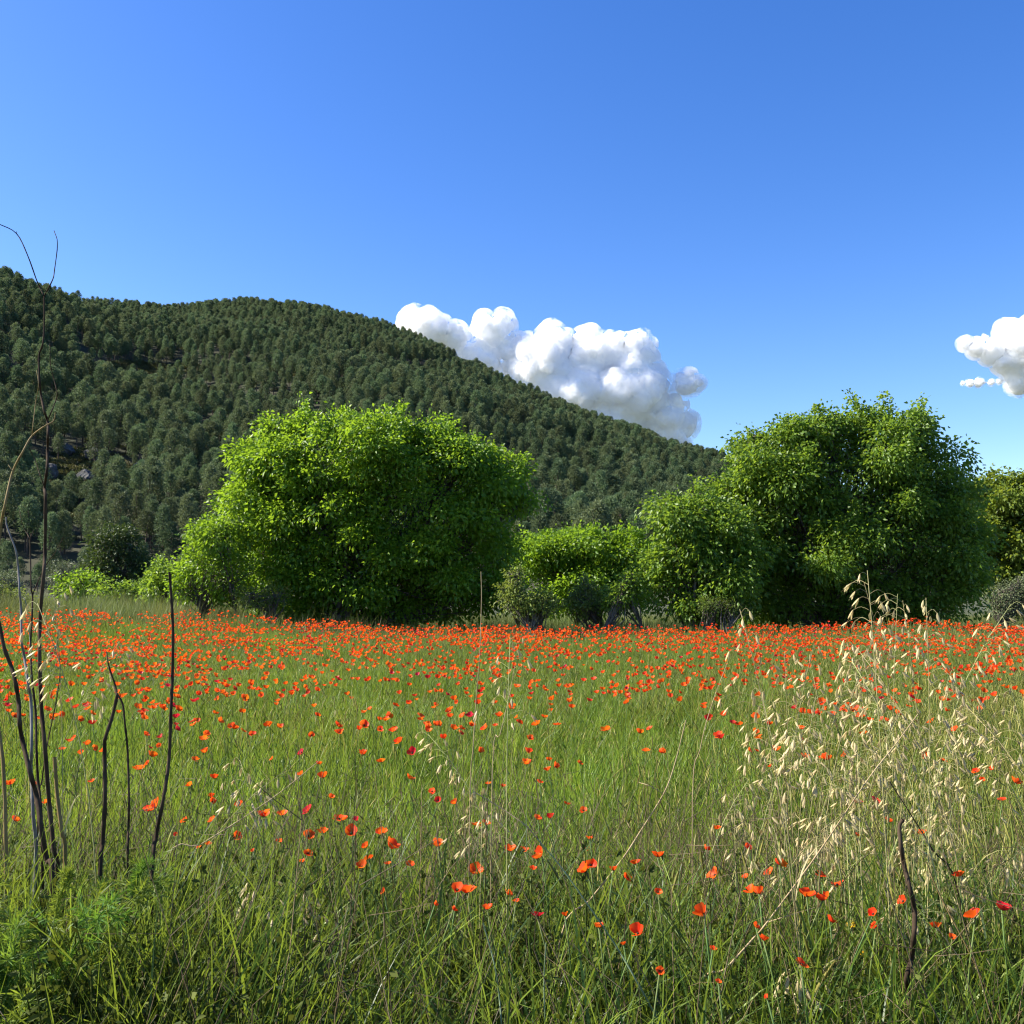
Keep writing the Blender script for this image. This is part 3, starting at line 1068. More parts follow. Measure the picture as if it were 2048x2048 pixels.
tree('olive_scrub_bush', [(20, 1197, 44, 22), (-40, 1190, 50, 30)],
     36.0, 'wide ochre-green bush behind the dry stalks at the left edge', 'bush', M['pale_leaf'], 36, leaf=0.08, per=6, twig_density=22, stems=4, trunk_r=0.03, base_px=10, spray=0.12, bough=0.4)
tree('ochre_tree', [(2005, 1010, 62, 52), (2050, 1060, 80, 80), (1965, 1060, 50, 60), (2020, 1120, 80, 70), (2080, 1000, 60, 50), (1995, 965, 26, 20), (2030, 972, 24, 18), (1955, 990, 20, 18),
                    (2100, 1110, 80, 80), (2040, 1170, 90, 50)],
     40.0, 'ochre-tinged green tree at the right edge behind the tall tree', 'tree', M['ochre_leaf'], 37, leaf=0.17, per=6, twig_density=12, stems=3, trunk_r=0.12, base_px=2040)
tree('olive_tree', [(1998, 1190, 32, 30), (2034, 1184, 28, 30), (2015, 1210, 40, 26), (2070, 1190, 36, 34)],
     34.0, 'small silvery olive tree at the right edge below the ochre tree', 'tree', M['olive_leaf'], 38, leaf=0.065, per=6, twig_density=26, stems=2, trunk_r=0.05, base_px=2015, spray=0.12, bough=0.4)
tree('dry_bramble', [(1470, 1215, 36, 22), (1425, 1215, 30, 18)],
     27.8, 'dark bramble thicket under the low spreading tree', 'shrub', M['bramble'], 39, leaf=0.055, per=6, twig_density=30, stems=5, trunk_r=0.02, base_px=1450, spray=0.08, bough=0.28)

# ================================================================== GRASSES
def field_points(n, y0, y1, half=0.62, pad=1.0, rng=RNG):
    """random points over the wedge of ground in front of the camera, even per square metre"""
    y = np.sqrt(rng.uniform(y0 * y0, y1 * y1, n))
    x = rng.uniform(-1, 1, n) * (half * y + pad)
    return x, y


def lay(name, x, y, scale, idx, sources, label, cat, tilt=0.10, zoff=-0.02, hs_=None):
    n = len(x)
    z = ground_z(x, y) + zoff
    rot = np.stack([RNG.normal(0, tilt, n), RNG.normal(0, tilt, n), RNG.uniform(0, 6.283, n)], -1)
    s = np.repeat(np.asarray(scale)[:, None], 3, 1)
    if hs_ is not None:
        s[:, 2] *= hs_
    return scatter(name, np.stack([x, y, z], -1), rot, s, idx, sources, label, cat)


def clump_parts(seed, n, rad, h, w, lean, curl, mat_i, ears=0, ear_i=1, ear_len=(0.05, 0.09), K=4):
    """one tuft as raw arrays, to be strewn into a patch"""
    rng = np.random.default_rng(seed)
    b = MB()
    r = rad * np.sqrt(rng.random(n))
    a = rng.uniform(0, 2 * math.pi, n)
    P = np.stack([r * np.cos(a), r * np.sin(a), np.zeros(n)], -1)
    C = blades(b, P, a + rng.normal(0, 0.8, n), rng.uniform(*h, n), rng.uniform(*w, n), np.abs(rng.normal(0, lean, n)), rng.normal(curl, curl * 0.5 + 0.05, n), K, mat_i, rng=rng)
    for p, d in zip(C[:ears, -1], unit(C[:ears, -1] - C[:ears, -2])):
        L = rng.uniform(*ear_len)
        d2 = unit(d + np.array([rng.normal(0, .25), rng.normal(0, .25), 0.2]))
        path = p + d2[None] * np.linspace(-0.1, 1, 5)[:, None] * L
        V, Fq, Fc = tube(path, np.array([0.0012, 0.0042, 0.0048, 0.0034, 0.0006]), 3, False)
        b.add(V, Fq, ear_i, rng.random())
    return np.concatenate(b.V), [(f, m) for f, m in zip(b.F, b.M)], np.concatenate(b.T)


def strew(mb, part, x, y, z, s, hz, rz, tilt, rng):
    """copy a tuft's arrays to many spots of one mesh"""
    V0, Fs, T0 = part
    n = len(x)
    c, si = np.cos(rz), np.sin(rz)
    V = np.empty((n, len(V0), 3), np.float32)
    tx, ty = rng.normal(0, tilt, n), rng.normal(0, tilt, n)
    zz_ = V0[None, :, 2] * (s * hz)[:, None]
    V[..., 0] = (V0[None, :, 0] * c[:, None] - V0[None, :, 1] * si[:, None]) * s[:, None] + x[:, None] + zz_ * tx[:, None]
    V[..., 1] = (V0[None, :, 0] * si[:, None] + V0[None, :, 1] * c[:, None]) * s[:, None] + y[:, None] + zz_ * ty[:, None]
    V[..., 2] = zz_ + z[:, None]
    n0 = mb.n
    mb.V.append(V.reshape(-1, 3))
    mb.T.append(np.clip(np.tile(T0, n) + np.repeat(rng.normal(0, 0.15, n), len(V0)), 0, 1).astype(np.float32))
    for f, m in Fs:
        o = (np.arange(n) * len(V0))[:, None, None]
        mb.F.append((f[None] + o).reshape(-1, f.shape[1]) + n0)
        mb.M.append(np.tile(m, n))
    mb.n += n * len(V0)


GREEN = [clump_parts(200 + i, 16, 0.10, (0.24, 0.53), (0.0045, 0.0095), 0.12, 0.40, 0, 2 + i % 2, 1 if i == 0 else 0, (0.035, 0.065)) for i in range(4)]
RIPE = [clump_parts(220 + i, 14, 0.10, (0.28, 0.57), (0.004, 0.0075), 0.11, 0.32, 0 if i == 0 else 1, 5, 1, (0.05, 0.10)) for i in range(3)]
TILE = 0.55


def field_patch(name, seed, share, per_m2=64):
    rng = np.random.default_rng(seed)
    b = MB()
    n = int(per_m2 * TILE * TILE)
    x = rng.uniform(-0.5, 0.5, n) * TILE * 1.1
    y = rng.uniform(-0.5, 0.5, n) * TILE * 1.1
    kind = np.where(rng.random(n) < share, 4 + rng.integers(0, 3, n), rng.integers(0, 4, n))
    for q in range(7):
        m = kind == q
        if m.any():
            k = int(m.sum())
            strew(b, (GREEN + RIPE)[q], x[m], y[m], np.zeros(k), rng.uniform(0.8, 1.12, k), np.ones(k), rng.uniform(0, 6.28, k), 0.08, rng)
    return src(name, b.mesh(name, [M['grass'], M['straw_grass']]))


SHARES = [0.04, 0.25, 0.55, 0.85]
PATCH = [field_patch('field_patch.%03d' % (i * 4 + j), 500 + i * 4 + j, SHARES[i]) for i in range(4) for j in range(4)]
px_l, py_l = [], []
yy = 3.0
while yy < 27.6:
    hw = 0.62 * yy + 1.0
    xs = np.arange(-hw, hw, TILE)
    px_l.append(xs + RNG.uniform(-0.1, 0.1, len(xs)) * TILE)
    py_l.append(yy + RNG.uniform(-0.1, 0.1, len(xs)) * TILE)
    yy += TILE
x, y = np.concatenate(px_l), np.concatenate(py_l)
a = x / y
ripe = sstep(0.10, 0.42, a) * (1 - 0.6 * sstep(7, 16, y)) * 0.9 + 0.04 + 0.13 * wob(x, y, 1.4, 8) + RNG.normal(0, 0.08, len(x))
lev = np.clip(np.round(ripe * 3.4), 0, 3).astype(int)
lay('field_grass', x, y, RNG.uniform(0.94, 1.08, len(x)), lev * 4 + RNG.integers(0, 4, len(x)), PATCH,
    'green and ripening grass filling the whole poppy field', 'grass', 0.03, hs_=1 + 0.20 * wob(x, y, 1.3, 9) + RNG.normal(0, 0.06, len(x)))

# margin in the foreground: long arching blades, low herbs, dead litter (real meshes, no instances)
MARG = [clump_parts(240 + i, 13, 0.09, (0.35, 0.85), (0.005, 0.011), 0.24, 0.95, 0, K=7) for i in range(6)]
x, y = field_points(2000, 1.35, 4.0, 0.70, 0.5)
wy = RNG.uniform(2.1, 3.2, 330)
wx = wy * RNG.uniform(-0.60, -0.24, 330)
x, y = np.concatenate([x, wx]), np.concatenate([y, wy])
mb = MB()
kind = RNG.integers(0, 6, len(x))
sc_ = RNG.uniform(0.7, 1.15, len(x)) * np.interp(y, [1.3, 2.4, 4.5], [0.75, 1.0, 0.9])
for q in range(6):
    m = kind == q
    strew(mb, MARG[q], x[m], y[m], ground_z(x[m], y[m]) - 0.02, sc_[m], np.ones(m.sum()), RNG.uniform(0, 6.28, m.sum()), 0.16, RNG)
tag(obj('margin_grass', mb.mesh('margin_grass', [M['margin']])), 'long arching grass blades of the field margin along the bottom', 'grass', kind='stuff')


def herb_parts(seed):
    rng = np.random.default_rng(seed)
    b = MB()
    for s in range(5):
        az, ln = rng.uniform(0, 6.28), rng.uniform(0.25, 0.5)
        t = np.linspace(0, 1, 5)
        p = np.stack([np.cos(az) * 0.12 * t ** 1.5 + 0, np.sin(az) * 0.12 * t ** 1.5, ln * t], -1) + np.array([rng.normal(0, .05), rng.normal(0, .05), 0])
        V, Fq, _ = tube(p, np.linspace(0.0025, 0.001, 5), 3, False)
        b.add(V, Fq, 0, rng.random())
        n = 44
        q = rng.uniform(0.2, 1, n)
        P = np.stack([np.interp(q, t, p[:, i]) for i in range(3)], -1)
        leaves(b, P, rng.normal(size=(n, 3)) + np.array([0, 0, 0.4]), rng.uniform(0.009, 0.021, n), 0.5, 0.12, 0.2, rng=rng)
    return np.concatenate(b.V), [(f, m) for f, m in zip(b.F, b.M)], np.concatenate(b.T)


x, y = field_points(1500, 1.4, 4.0, 0.70, 0.4)
k = RNG.random(len(x)) < np.interp(x / y, [-0.6, -0.2, 0.5], [1.0, 0.55, 0.4])
x, y = x[k], y[k]
wy = RNG.uniform(1.7, 3.3, 520)
wx = wy * RNG.uniform(-0.62, -0.27, 520)
x, y = np.concatenate([x, wx]), np.concatenate([y, wy])
mb = MB()
kind = RNG.integers(0, 4, len(x))
for q in range(4):
    m = kind == q
    strew(mb, herb_parts(260 + q), x[m], y[m], ground_z(x[m], y[m]), RNG.uniform(0.7, 1.5, m.sum()), np.ones(m.sum()), RNG.uniform(0, 6.28, m.sum()), 0.2, RNG)
tag(obj('margin_herbs', mb.mesh('margin_herbs', [M['herb']])), 'small-leaved green herbs low in the foreground margin', 'herbs', kind='stuff')


def litter_parts(seed):
    rng = np.random.default_rng(seed)
    b = MB()
    for s in range(9):
        az, ln, el = rng.uniform(0, 6.28), rng.uniform(0.3, 0.8), rng.uniform(0.25, 1.45)
        t = np.linspace(0, 1, 4)
        d = np.array([math.cos(az) * math.cos(el), math.sin(az) * math.cos(el), math.sin(el)])
        p = d * (t * ln)[:, None] + rng.normal(0, 0.012, (4, 3)) + np.array([rng.normal(0, .05), rng.normal(0, .05), 0.02])
        V, Fq, _ = tube(p, np.linspace(rng.uniform(0.0012, 0.003), 0.0008, 4), 3, False)
        b.add(V, Fq, 0, rng.random())
        q = p[rng.integers(2, 4)]
        d2 = unit(d + rng.normal(0, 0.7, 3))
        V, Fq, _ = tube(np.array([q, q + d2 * 0.07, q + d2 * 0.14 + rng.normal(0, 0.012, 3)]), [0.001, 0.0008, 0.0005], 3, False)
        b.add(V, Fq, 0, rng.random())
    return np.concatenate(b.V), [(f, m) for f, m in zip(b.F, b.M)], np.concatenate(b.T)


x, y = field_points(760, 1.5, 5.5, 0.66, 0.4)
mb = MB()
kind = RNG.integers(0, 5, len(x))
for q in range(5):
    m = kind == q
    strew(mb, litter_parts(270 + q), x[m], y[m], ground_z(x[m], y[m]), RNG.uniform(0.7, 1.25, m.sum()), np.ones(m.sum()), RNG.uniform(0, 6.28, m.sum()), 0.15, RNG)
tag(obj('dry_litter', mb.mesh('dry_litter', [M['dry']])), 'brown dead stalks and straw tangled in the foreground grass', 'dry stalks', kind='stuff')

# grassy bank between the field and the trees, and rough grass beyond
BANK = [clump_parts(280 + i, 18, 0.22, (0.35, 0.75), (0.008, 0.016), 0.2, 0.6, 0, K=3) for i in range(4)]
BT = 1.5


def bank_patch(name, seed):
    rng = np.random.default_rng(seed)
    b = MB()
    n = int(11 * BT * BT)
    kind = rng.integers(0, 4, n)
    for q in range(4):
        m = kind == q
        k = int(m.sum())
        strew(b, BANK[q], rng.uniform(-.55, .55, k) * BT, rng.uniform(-.55, .55, k) * BT, np.zeros(k), rng.uniform(0.7, 1.3, k), np.ones(k), rng.uniform(0, 6.28, k), 0.15, rng)
    return src(name, b.mesh(name, [M['bank']]))


px_l, py_l = [], []
yy = 26.6
while yy < 48:
    hw = 0.66 * yy + 2
    xs = np.arange(-hw, hw, BT)
    px_l.append(xs + RNG.uniform(-0.1, 0.1, len(xs)) * BT)
    py_l.append(yy + RNG.uniform(-0.1, 0.1, len(xs)) * BT)
    yy += BT
x, y = np.concatenate(px_l), np.concatenate(py_l)
lay('bank_grass', x, y, np.ones(len(x)), RNG.integers(0, 5, len(x)), [bank_patch('bank_patch.%03d' % i, 290 + i) for i in range(5)],
    'rough pale grass on the bank under the trees behind the field', 'grass', 0.03,
    hs_=RNG.uniform(0.8, 1.2, len(x)) * np.interp(x / y, [-0.5, -0.25, 0.1, 0.5], [1.25, 1.15, 0.8, 0.8]))

# ================================================================== POPPIES
def petal_mesh(seed, mat):
    rng = np.random.default_rng(seed)
    b = MB()
    na, nr = 6, 4
    ua = np.linspace(-1, 1, na + 1)
    ur = np.linspace(0.12, 1, nr + 1)
    ph = rng.uniform(0, 6)
    G = np.zeros((nr + 1, na + 1, 3))
    for i, r in enumerate(ur):
        for j, u in enumerate(ua):
            ang = u * 0.95
            rr = r * (1 - 0.12 * abs(u) ** 3) * (1 + 0.05 * r * math.sin(5 * u + ph))
            x_, y_ = rr * math.cos(ang), rr * math.sin(ang) * 1.05
            z_ = 0.62 * r ** 1.6 - 0.12 * r * u * u + 0.07 * r * r * math.sin(6 * u + ph) + 0.05 * r * r * math.sin(11 * u - ph)
            G[i, j] = (x_, y_, z_)
    q = (np.arange(nr)[:, None] * (na + 1) + np.arange(na)[None]).ravel()
    b.add(G, np.stack([q, q + 1, q + na + 2, q + na + 1], -1), 0, np.repeat(np.linspace(0.25, 0.8, nr + 1), na + 1))
    return b.mesh('petal', [mat], True), G, q, na


PET = [petal_mesh(300 + i, M['petal']) for i in range(4)]
CRI = [petal_mesh(310 + i, M['crimson']) for i in range(2)]


def heart_mesh():
    b = MB()
    t = np.linspace(0, 1, 5)
    path = np.stack([0 * t, 0 * t, t * 0.30], -1)
    add_tube(b, path, [0.07, 0.15, 0.19, 0.17, 0.05], 7)
    rng = np.random.default_rng(5)
    n = 40
    d = unit(rng.normal(size=(n, 3)) * np.array([1, 1, 0.25]) + np.array([0, 0, 0.55]))
    leaves(b, d * 0.12, d, rng.uniform(0.18, 0.3, n), 0.18, 0, 0, rng=rng)
    return b.mesh('heart', [M['poppy_heart']])


HEART = heart_mesh()


def stem_mesh(seed):
    rng = np.random.default_rng(seed)
    b = MB()
    t = np.linspace(0, 1, 7)
    ax, ay = rng.normal(0, 0.05, 2)
    path = np.stack([ax * np.sin(t * 3), ay * np.sin(t * 2.5), t], -1)
    add_tube(b, path, np.linspace(0.0028, 0.0018, 7), 5)
    return b.mesh('stem', [M['poppy_stem']]), path[-1]


STEM = [stem_mesh(320 + i) for i in range(5)]


def whole_poppy(seed, crimson=False):
    """one mesh: stem, four petals and heart, for flowers too small to show their parts"""
    rng = np.random.default_rng(seed)
    b = MB()
    add_tube(b, np.array([[0, 0, -9.0], [0.2, 0.1, -4.0], [0, 0, 0]]), [0.07, 0.06, 0.05], 3, 1)
    op = rng.uniform(1.0, 1.6)
    for k in range(4):
        G = PET[(k + seed) % 4][1]
        G = G[::2, ::2].reshape(-1, 3) * np.array([1, 1, op])
        q = (np.arange(2)[:, None] * 4 + np.arange(3)[None]).ravel()
        a_ = k * math.pi / 2 + rng.normal(0, 0.12)
        c, s = math.cos(a_), math.sin(a_)
        V = np.stack([G[:, 0] * c - G[:, 1] * s, G[:, 0] * s + G[:, 1] * c, G[:, 2] * (1.0 if k % 2 else 1.12)], -1)
        b.add(V, np.stack([q, q + 1, q + 5, q + 4], -1), 0, rng.uniform(0.2, 0.9))
    d = np.array([[0.16 * math.cos(i * 1.047), 0.16 * math.sin(i * 1.047), 0.1] for i in range(6)] + [[0, 0, 0.32]])
    b.add(d, np.array([[i, (i + 1) % 6, 6] for i in range(6)]), 2)
    return b.mesh('poppy', [M['crimson'] if crimson else M['petal'], M['poppy_stem'], M['poppy_heart']], True)


WHOLE = [whole_poppy(330 + i, i >= 5) for i in range(6)]
CANOPY = 0.62

# nearest poppies, traced: photo x, photo y, apparent size in photo pixels, 1 = dark crimson
TR = """390 1521 15;407 1509 15;286 1472 11;320 1476 12 1;168 1491 13;183 1498 11;200 1504 11;161 1509 12;118 1501 13;141 1479 9;296 1514 18;272 1541 22;296 1528 12;294 1500 9 1;313 1494 10;54 1572 15;10 1573 18;301 1622 32;362 1646 14;417 1646 16;
415 1597 13;424 1605 12;372 1575 13;429 1558 14;473 1615 18;523 1642 24;558 1635 18;474 1674 16;540 1519 10;602 1509 14 1;636 1533 14;643 1558 18;619 1472 12;611 1624 18 1;15 1651 14;84 1609 13;183 1565 12;599 1555 13;417 1691 12;397 1698 12;552 1689 14;617 1674 20;
639 1669 18;612 1720 14;597 1728 11;496 1706 9;345 1674 9 1;679 1650 27;697 1673 26;715 1643 12 1;764 1679 22;775 1701 27;728 1699 16;871 1699 23;724 1751 21;768 1737 13;815 1737 17;730 1726 15;949 1655 20;969 1654 16;1074 1643 15;1097 1639 14 1;1018 1710 20;
1045 1706 18;954 1748 25;918 1784 24;929 1797 27;1081 1719 22;1085 1733 20;1070 1742 12;1168 1746 26;1180 1738 20;1266 1733 19;1266 1773 18;1231 1744 14;1311 1719 23;1179 1686 12;1183 1712 11;1139 1616 13;1166 1625 14;1067 1840 22 1;1023 1808 14;1036 1806 12;971 1828 17;911 1842 13;
873 1831 11;1128 1842 12;1197 1866 18;1295 1896 29;1326 1947 16;1317 1793 14;1248 1904 11;760 1795 13;815 1561 16;822 1509 18 1;866 1590 14;878 1609 14 1;909 1610 14;884 1478 14;797 1487 18;853 1458 17;867 1451 12;923 1434 14;940 1454 14;989 1454 11;1074 1451 18;1092 1438 14;1117 1453 14;
1063 1480 12;1110 1536 14;1092 1543 13;1159 1529 12;1096 1523 11;1056 1507 14;1078 1568 12;981 1574 12;1005 1576 11;1280 1467 15;1306 1460 12;1295 1503 14;1324 1507 12;1213 1462 18;719 1460 12;672 1454 16;664 1597 12;1452 1770 28;1501 1791 26;1524 1800 18;1563 1738 23;
1544 1751 18;1489 1761 14;1621 1805 28;1648 1760 20;1681 1774 25;1675 1823 23;1668 1855 20;1412 1842 27;1509 1862 16;1524 1889 18;1430 1714 16;1435 1664 15;1492 1701 15;1730 1612 18 1;1754 1604 18 1;1782 1644 15;1720 1677 11;1843 1671 20;1807 1810 20;1960 1838 32;
2015 1830 26 1;1873 1862 22;1928 1761 20;1760 1858 14;1782 1852 18;2032 1568 18;2009 1602 15;1970 1565 12;1611 1947 24;1432 1904 12;1440 1979 11;1531 2006 10;1913 1879 12;1520 1478 14;1512 1468 14;1500 1504 12;1515 1505 10;1555 1502 16;1612 1516 15;1664 1525 18;1694 1514 12;1848 1514 14;1867 1520 14;1886 1523 14;1955 1545 14;2003 1545 12;1540 1535 9;1411 1418 12;1456 1433 12"""
TRACED = []
for row in TR.replace('\n', '').split(';'):
    v = [float(q) for q in row.split()]
    TRACED.append((v[0], v[1], v[2], len(v) > 3))


def canopy_depth(py_, h):
    d = 5.0
    _, ry, rz = ray(1024, py_)
    for _ in range(12):
        z = h + float(ground_z(0.0, d))
        d = (z - CAMZ) / (rz / ry)
        d = min(max(d, 1.6), 40)
    return d


LAND = [(343, 1330, 'the tall single dark stalk'), (90, 1450, 'the cluster of dry stalks'), (215, 1480, 'the forked dark stalk'), (70, 1760, 'the feathery fennel'),
        (962, 1350, 'the thin upright straw'), (1190, 1840, 'the pale-green slanting stem'), (1810, 1780, 'the thick crooked brown stick'),
        (1700, 1380, 'the tall pale oats'), (700, 1640, 'the overlapping poppy pair'), (1580, 1780, 'the right-slanting straw'),
        (990, 1930, 'the blue-green grass stem')]
def poppy_label(px_, py_, size, crim, k):
    best = min(LAND, key=lambda L: (L[0] - px_) ** 2 + (L[1] - py_) ** 2)
    dx, dy = px_ - best[0], py_ - best[1]
    dist = math.hypot(dx, dy)
    side = ('right of' if dx > 0 else 'left of') if abs(dx) > abs(dy) else ('nearer than' if dy > 0 else 'beyond')
    near = 'just' if dist < 60 else ('a little' if dist < 130 else ('some way' if dist < 230 else 'far'))
    col = 'dark crimson' if crim else ['scarlet', 'orange-red', 'bright red'][k % 3]
    sz = 'very large' if size > 26 else 'large' if size > 19 else 'medium' if size > 13.5 else 'small'
    return '%s %s poppy %s %s %s' % (sz, col, near, side, best[2])


prng = np.random.default_rng(77)
flowers = []
for (px_, py_, s, cr) in TRACED:
    h = CANOPY + prng.uniform(-0.05, 0.07)
    d = canopy_depth(py_, h)
    flowers.append((px_, py_, d, s * d / F_PX * 0.5 * 1.17, cr, True))
# the rest of the field: sparse in the middle, a thick red belt along the far side
N0 = 90000
x, y = field_points(N0, 5.8, 26.6, 0.60, 0.8, prng)
a = x / y
far_edge = np.interp(a, [-0.55, -0.3, 0.0, 0.55], [26.4, 25.6, 25.2, 25.2])
belt = sstep(13.5, 20.0, y + 1.2 * wob(x, y, 3.0, 5)) * np.interp(a, [-0.6, -0.42, -0.25, -0.05, 0.6], [0.16, 0.22, 0.55, 1.0, 1.0])
clus = np.clip(0.45 + 1.5 * wob(x, y, 0.75, 12) + 0.8 * wob(x, y, 0.3, 13), 0.02, 2.0)
mid = np.interp(y, [5.8, 7.2, 8.6, 11.5, 15], [0.7, 4.5, 20.0, 29.0, 31.0]) * np.interp(a, [-0.5, -0.15, 0.0, 0.5], [1.35, 1.0, 0.85, 0.75])
rho = np.where(y < far_edge, mid * clus + belt * 21 * np.clip(0.65 + 0.6 * wob(x, y, 1.3, 14), 0.15, 1.3), 0.0)
area = 0.60 * (26.6 ** 2 - 5.8 ** 2) + 1.6 * (26.6 - 5.8)
k = prng.random(N0) < rho * area / N0
x, y = x[k], y[k]
hgt = CANOPY + prng.normal(0.02, 0.05, len(x)) + 0.05 * sstep(14, 19, y)
zz = ground_z(x, y) + hgt
fpx, fpy = project(np.stack([x, y, zz], -1))
order = np.argsort(y)
m_in = [int(i) for i in order if 0 < fpx[i] < 2048][: 300 - len(flowers)]
for i in m_in:
    flowers.append((fpx[i], fpy[i], y[i], prng.uniform(0.027, 0.038), prng.random() < 0.10, False))
taken = np.zeros(len(x), bool)
taken[m_in] = True

flowers.sort(key=lambda f: f[2])
plabs = distinct([poppy_label(f[0], f[1], f[3] * 2 * F_PX / f[2], f[4], k) for k, f in enumerate(flowers)], [f[0] for f in flowers])
for k, (px_, py_, d, r, cr, traced) in enumerate(flowers):
    top = at(px_, py_, d)
    gz = float(ground_z(top.x, top.y))
    t = thing('poppy', (top.x, top.y, gz), plabs[k], 'poppy', 'poppies in the near half of the field')
    st, tip = STEM[k % 5]
    H = top.z - gz
    yaw = prng.uniform(0, 6.283)
    tilt = prng.uniform(0.05, 0.95)
    az = prng.uniform(0, 6.283)
    Rm = Matrix.Rotation(az, 4, 'Z') @ Matrix.Rotation(tilt, 4, 'Y') @ Matrix.Rotation(yaw - az, 4, 'Z')
    tipw = Vector((tip[0], tip[1], H))
    if r * F_PX / d > 5.2:
        s = obj('stem', st, t)
        s.scale = (1, 1, H)
        opn = prng.uniform(0.75, 1.55)
        for j in range(4):
            pm = (CRI[(k + j) % 2] if cr else PET[(k * 3 + j) % 4])[0]
            p = obj('petal', pm, t)
            p.matrix_local = Matrix.Translation(tipw) @ Rm @ Matrix.Rotation(j * math.pi / 2 + prng.normal(0, 0.12), 4, 'Z') @ Matrix.Rotation(prng.normal(0, 0.16), 4, 'Y') @ Matrix.Diagonal((r * prng.uniform(0.78, 1.12), r * prng.uniform(0.82, 1.15), r * opn * prng.uniform(0.75, 1.25), 1))
        hh = obj('heart', HEART, t)
        hh.matrix_local = Matrix.Translation(tipw) @ Rm @ Matrix.Diagonal((r, r, r, 1))
    else:
        w = obj('flower', WHOLE[5 if cr else k % 5], t)
        w.matrix_local = Matrix.Translation(Vector((0, 0, H))) @ Matrix.Rotation(yaw, 4, 'Z') @ Matrix.Rotation(tilt * 0.7, 4, 'X') @ Matrix.Diagonal((r, r, r, 1))

xr, yr, zr = x[~taken], y[~taken], zz[~taken]
n = len(xr)
print('poppies in the far field', n)
rot = np.stack([prng.normal(0, 0.38, n), prng.normal(0, 0.38, n), prng.uniform(0, 6.283, n)], -1)
scatter('far_poppies', np.stack([xr, yr, zr], -1), rot, np.repeat(prng.uniform(0.024, 0.035, n)[:, None], 3, 1),
        np.where(prng.random(n) < 0.10, 5, prng.integers(0, 5, n)), [src('poppy.%03d' % i, w) for i, w in enumerate(WHOLE)],
        'red belt of countless poppies across the far half of the field', 'poppies')

# ================================================================== WILD OATS
def spikelet_mesh(seed):
    rng = np.random.default_rng(seed)
    b = MB()
    # two boat-shaped glumes gaping slightly, and an awn
    for sgn in (-1, 1):
        nr = 6
        t = np.linspace(0, 1, nr + 1)
        w = 0.15 * np.sin(math.pi * np.clip(t * 0.92 + 0.06, 0, 1)) ** 0.8
        xs = sgn * (0.02 + 0.15 * t ** 1.1)
        G = np.zeros((nr + 1, 3, 3))
        for i in range(nr + 1):
            G[i, 0] = (xs[i] - sgn * w[i] * 0.4, -w[i], -t[i])
            G[i, 1] = (xs[i] + sgn * w[i] * 0.55, 0, -t[i])
            G[i, 2] = (xs[i] - sgn * w[i] * 0.4, w[i], -t[i])
        q = (np.arange(nr)[:, None] * 3 + np.arange(2)[None]).ravel()
        b.add(G, np.stack([q, q + 1, q + 4, q + 3], -1), 0, rng.uniform(0.3, 1))
    add_tube(b, np.array([[0, 0, -0.4], [0.04, 0.02, -0.9], [0.16, 0.03, -1.35]]), [0.012, 0.01, 0.006], 3, 0, 0.1)
    return b.mesh('spikelet', [M['oat']], True)


SPK = [spikelet_mesh(350 + i) for i in range(3)]


def oat_variant(seed, H=1.0, nsp=20, droop=0.25):
    """stem mesh (with branchlets) of unit height, plus spikelet transforms"""
    rng = np.random.default_rng(seed)
    b = MB()
    az = rng.uniform(0, 6.28)
    t = np.linspace(0, 1, 12)
    bend = droop * t ** 3
    path = np.stack([np.cos(az) * bend, np.sin(az) * bend, H * t - 0.25 * bend], -1)
    add_tube(b, path, np.linspace(0.0022, 0.0008, 12), 4, 0, 0.7)
    sp_ = []
    for j in range(nsp):
        u = 0.80 + 0.20 * (j + 0.5) / nsp
        p0 = np.array([np.interp(u, t, path[:, q]) for q in range(3)])
        a2 = az + rng.normal(0, 1.1) if rng.random() < 0.75 else rng.uniform(0, 6.28)
        L = rng.uniform(0.03, 0.10) * (1.25 - 0.7 * (u - 0.80) / 0.20)
        p1 = p0 + np.array([math.cos(a2) * L * 0.55, math.sin(a2) * L * 0.55, L * 0.16])
        p2 = p0 + np.array([math.cos(a2) * L, math.sin(a2) * L, L * 0.05])
        bp = smooth_path([p0, p1, p2], 3)
        add_tube(b, bp, np.linspace(0.00055, 0.0003, len(bp)), 3, 0, 0.8)
        sp_.append((p2, a2, rng.uniform(0.15, 1.0), rng.uniform(0.021, 0.031), int(rng.integers(3))))
    # two dry leaf blades low on the stem
    blades(b, path[[3, 5]], rng.uniform(0, 6.28, 2), [0.22, 0.2], [0.006, 0.005], [0.5, 0.4], [1.6, 1.4], 6, 0, rng=rng)
    return b.mesh('stem', [M['oat_stem']]), sp_, path[-1]


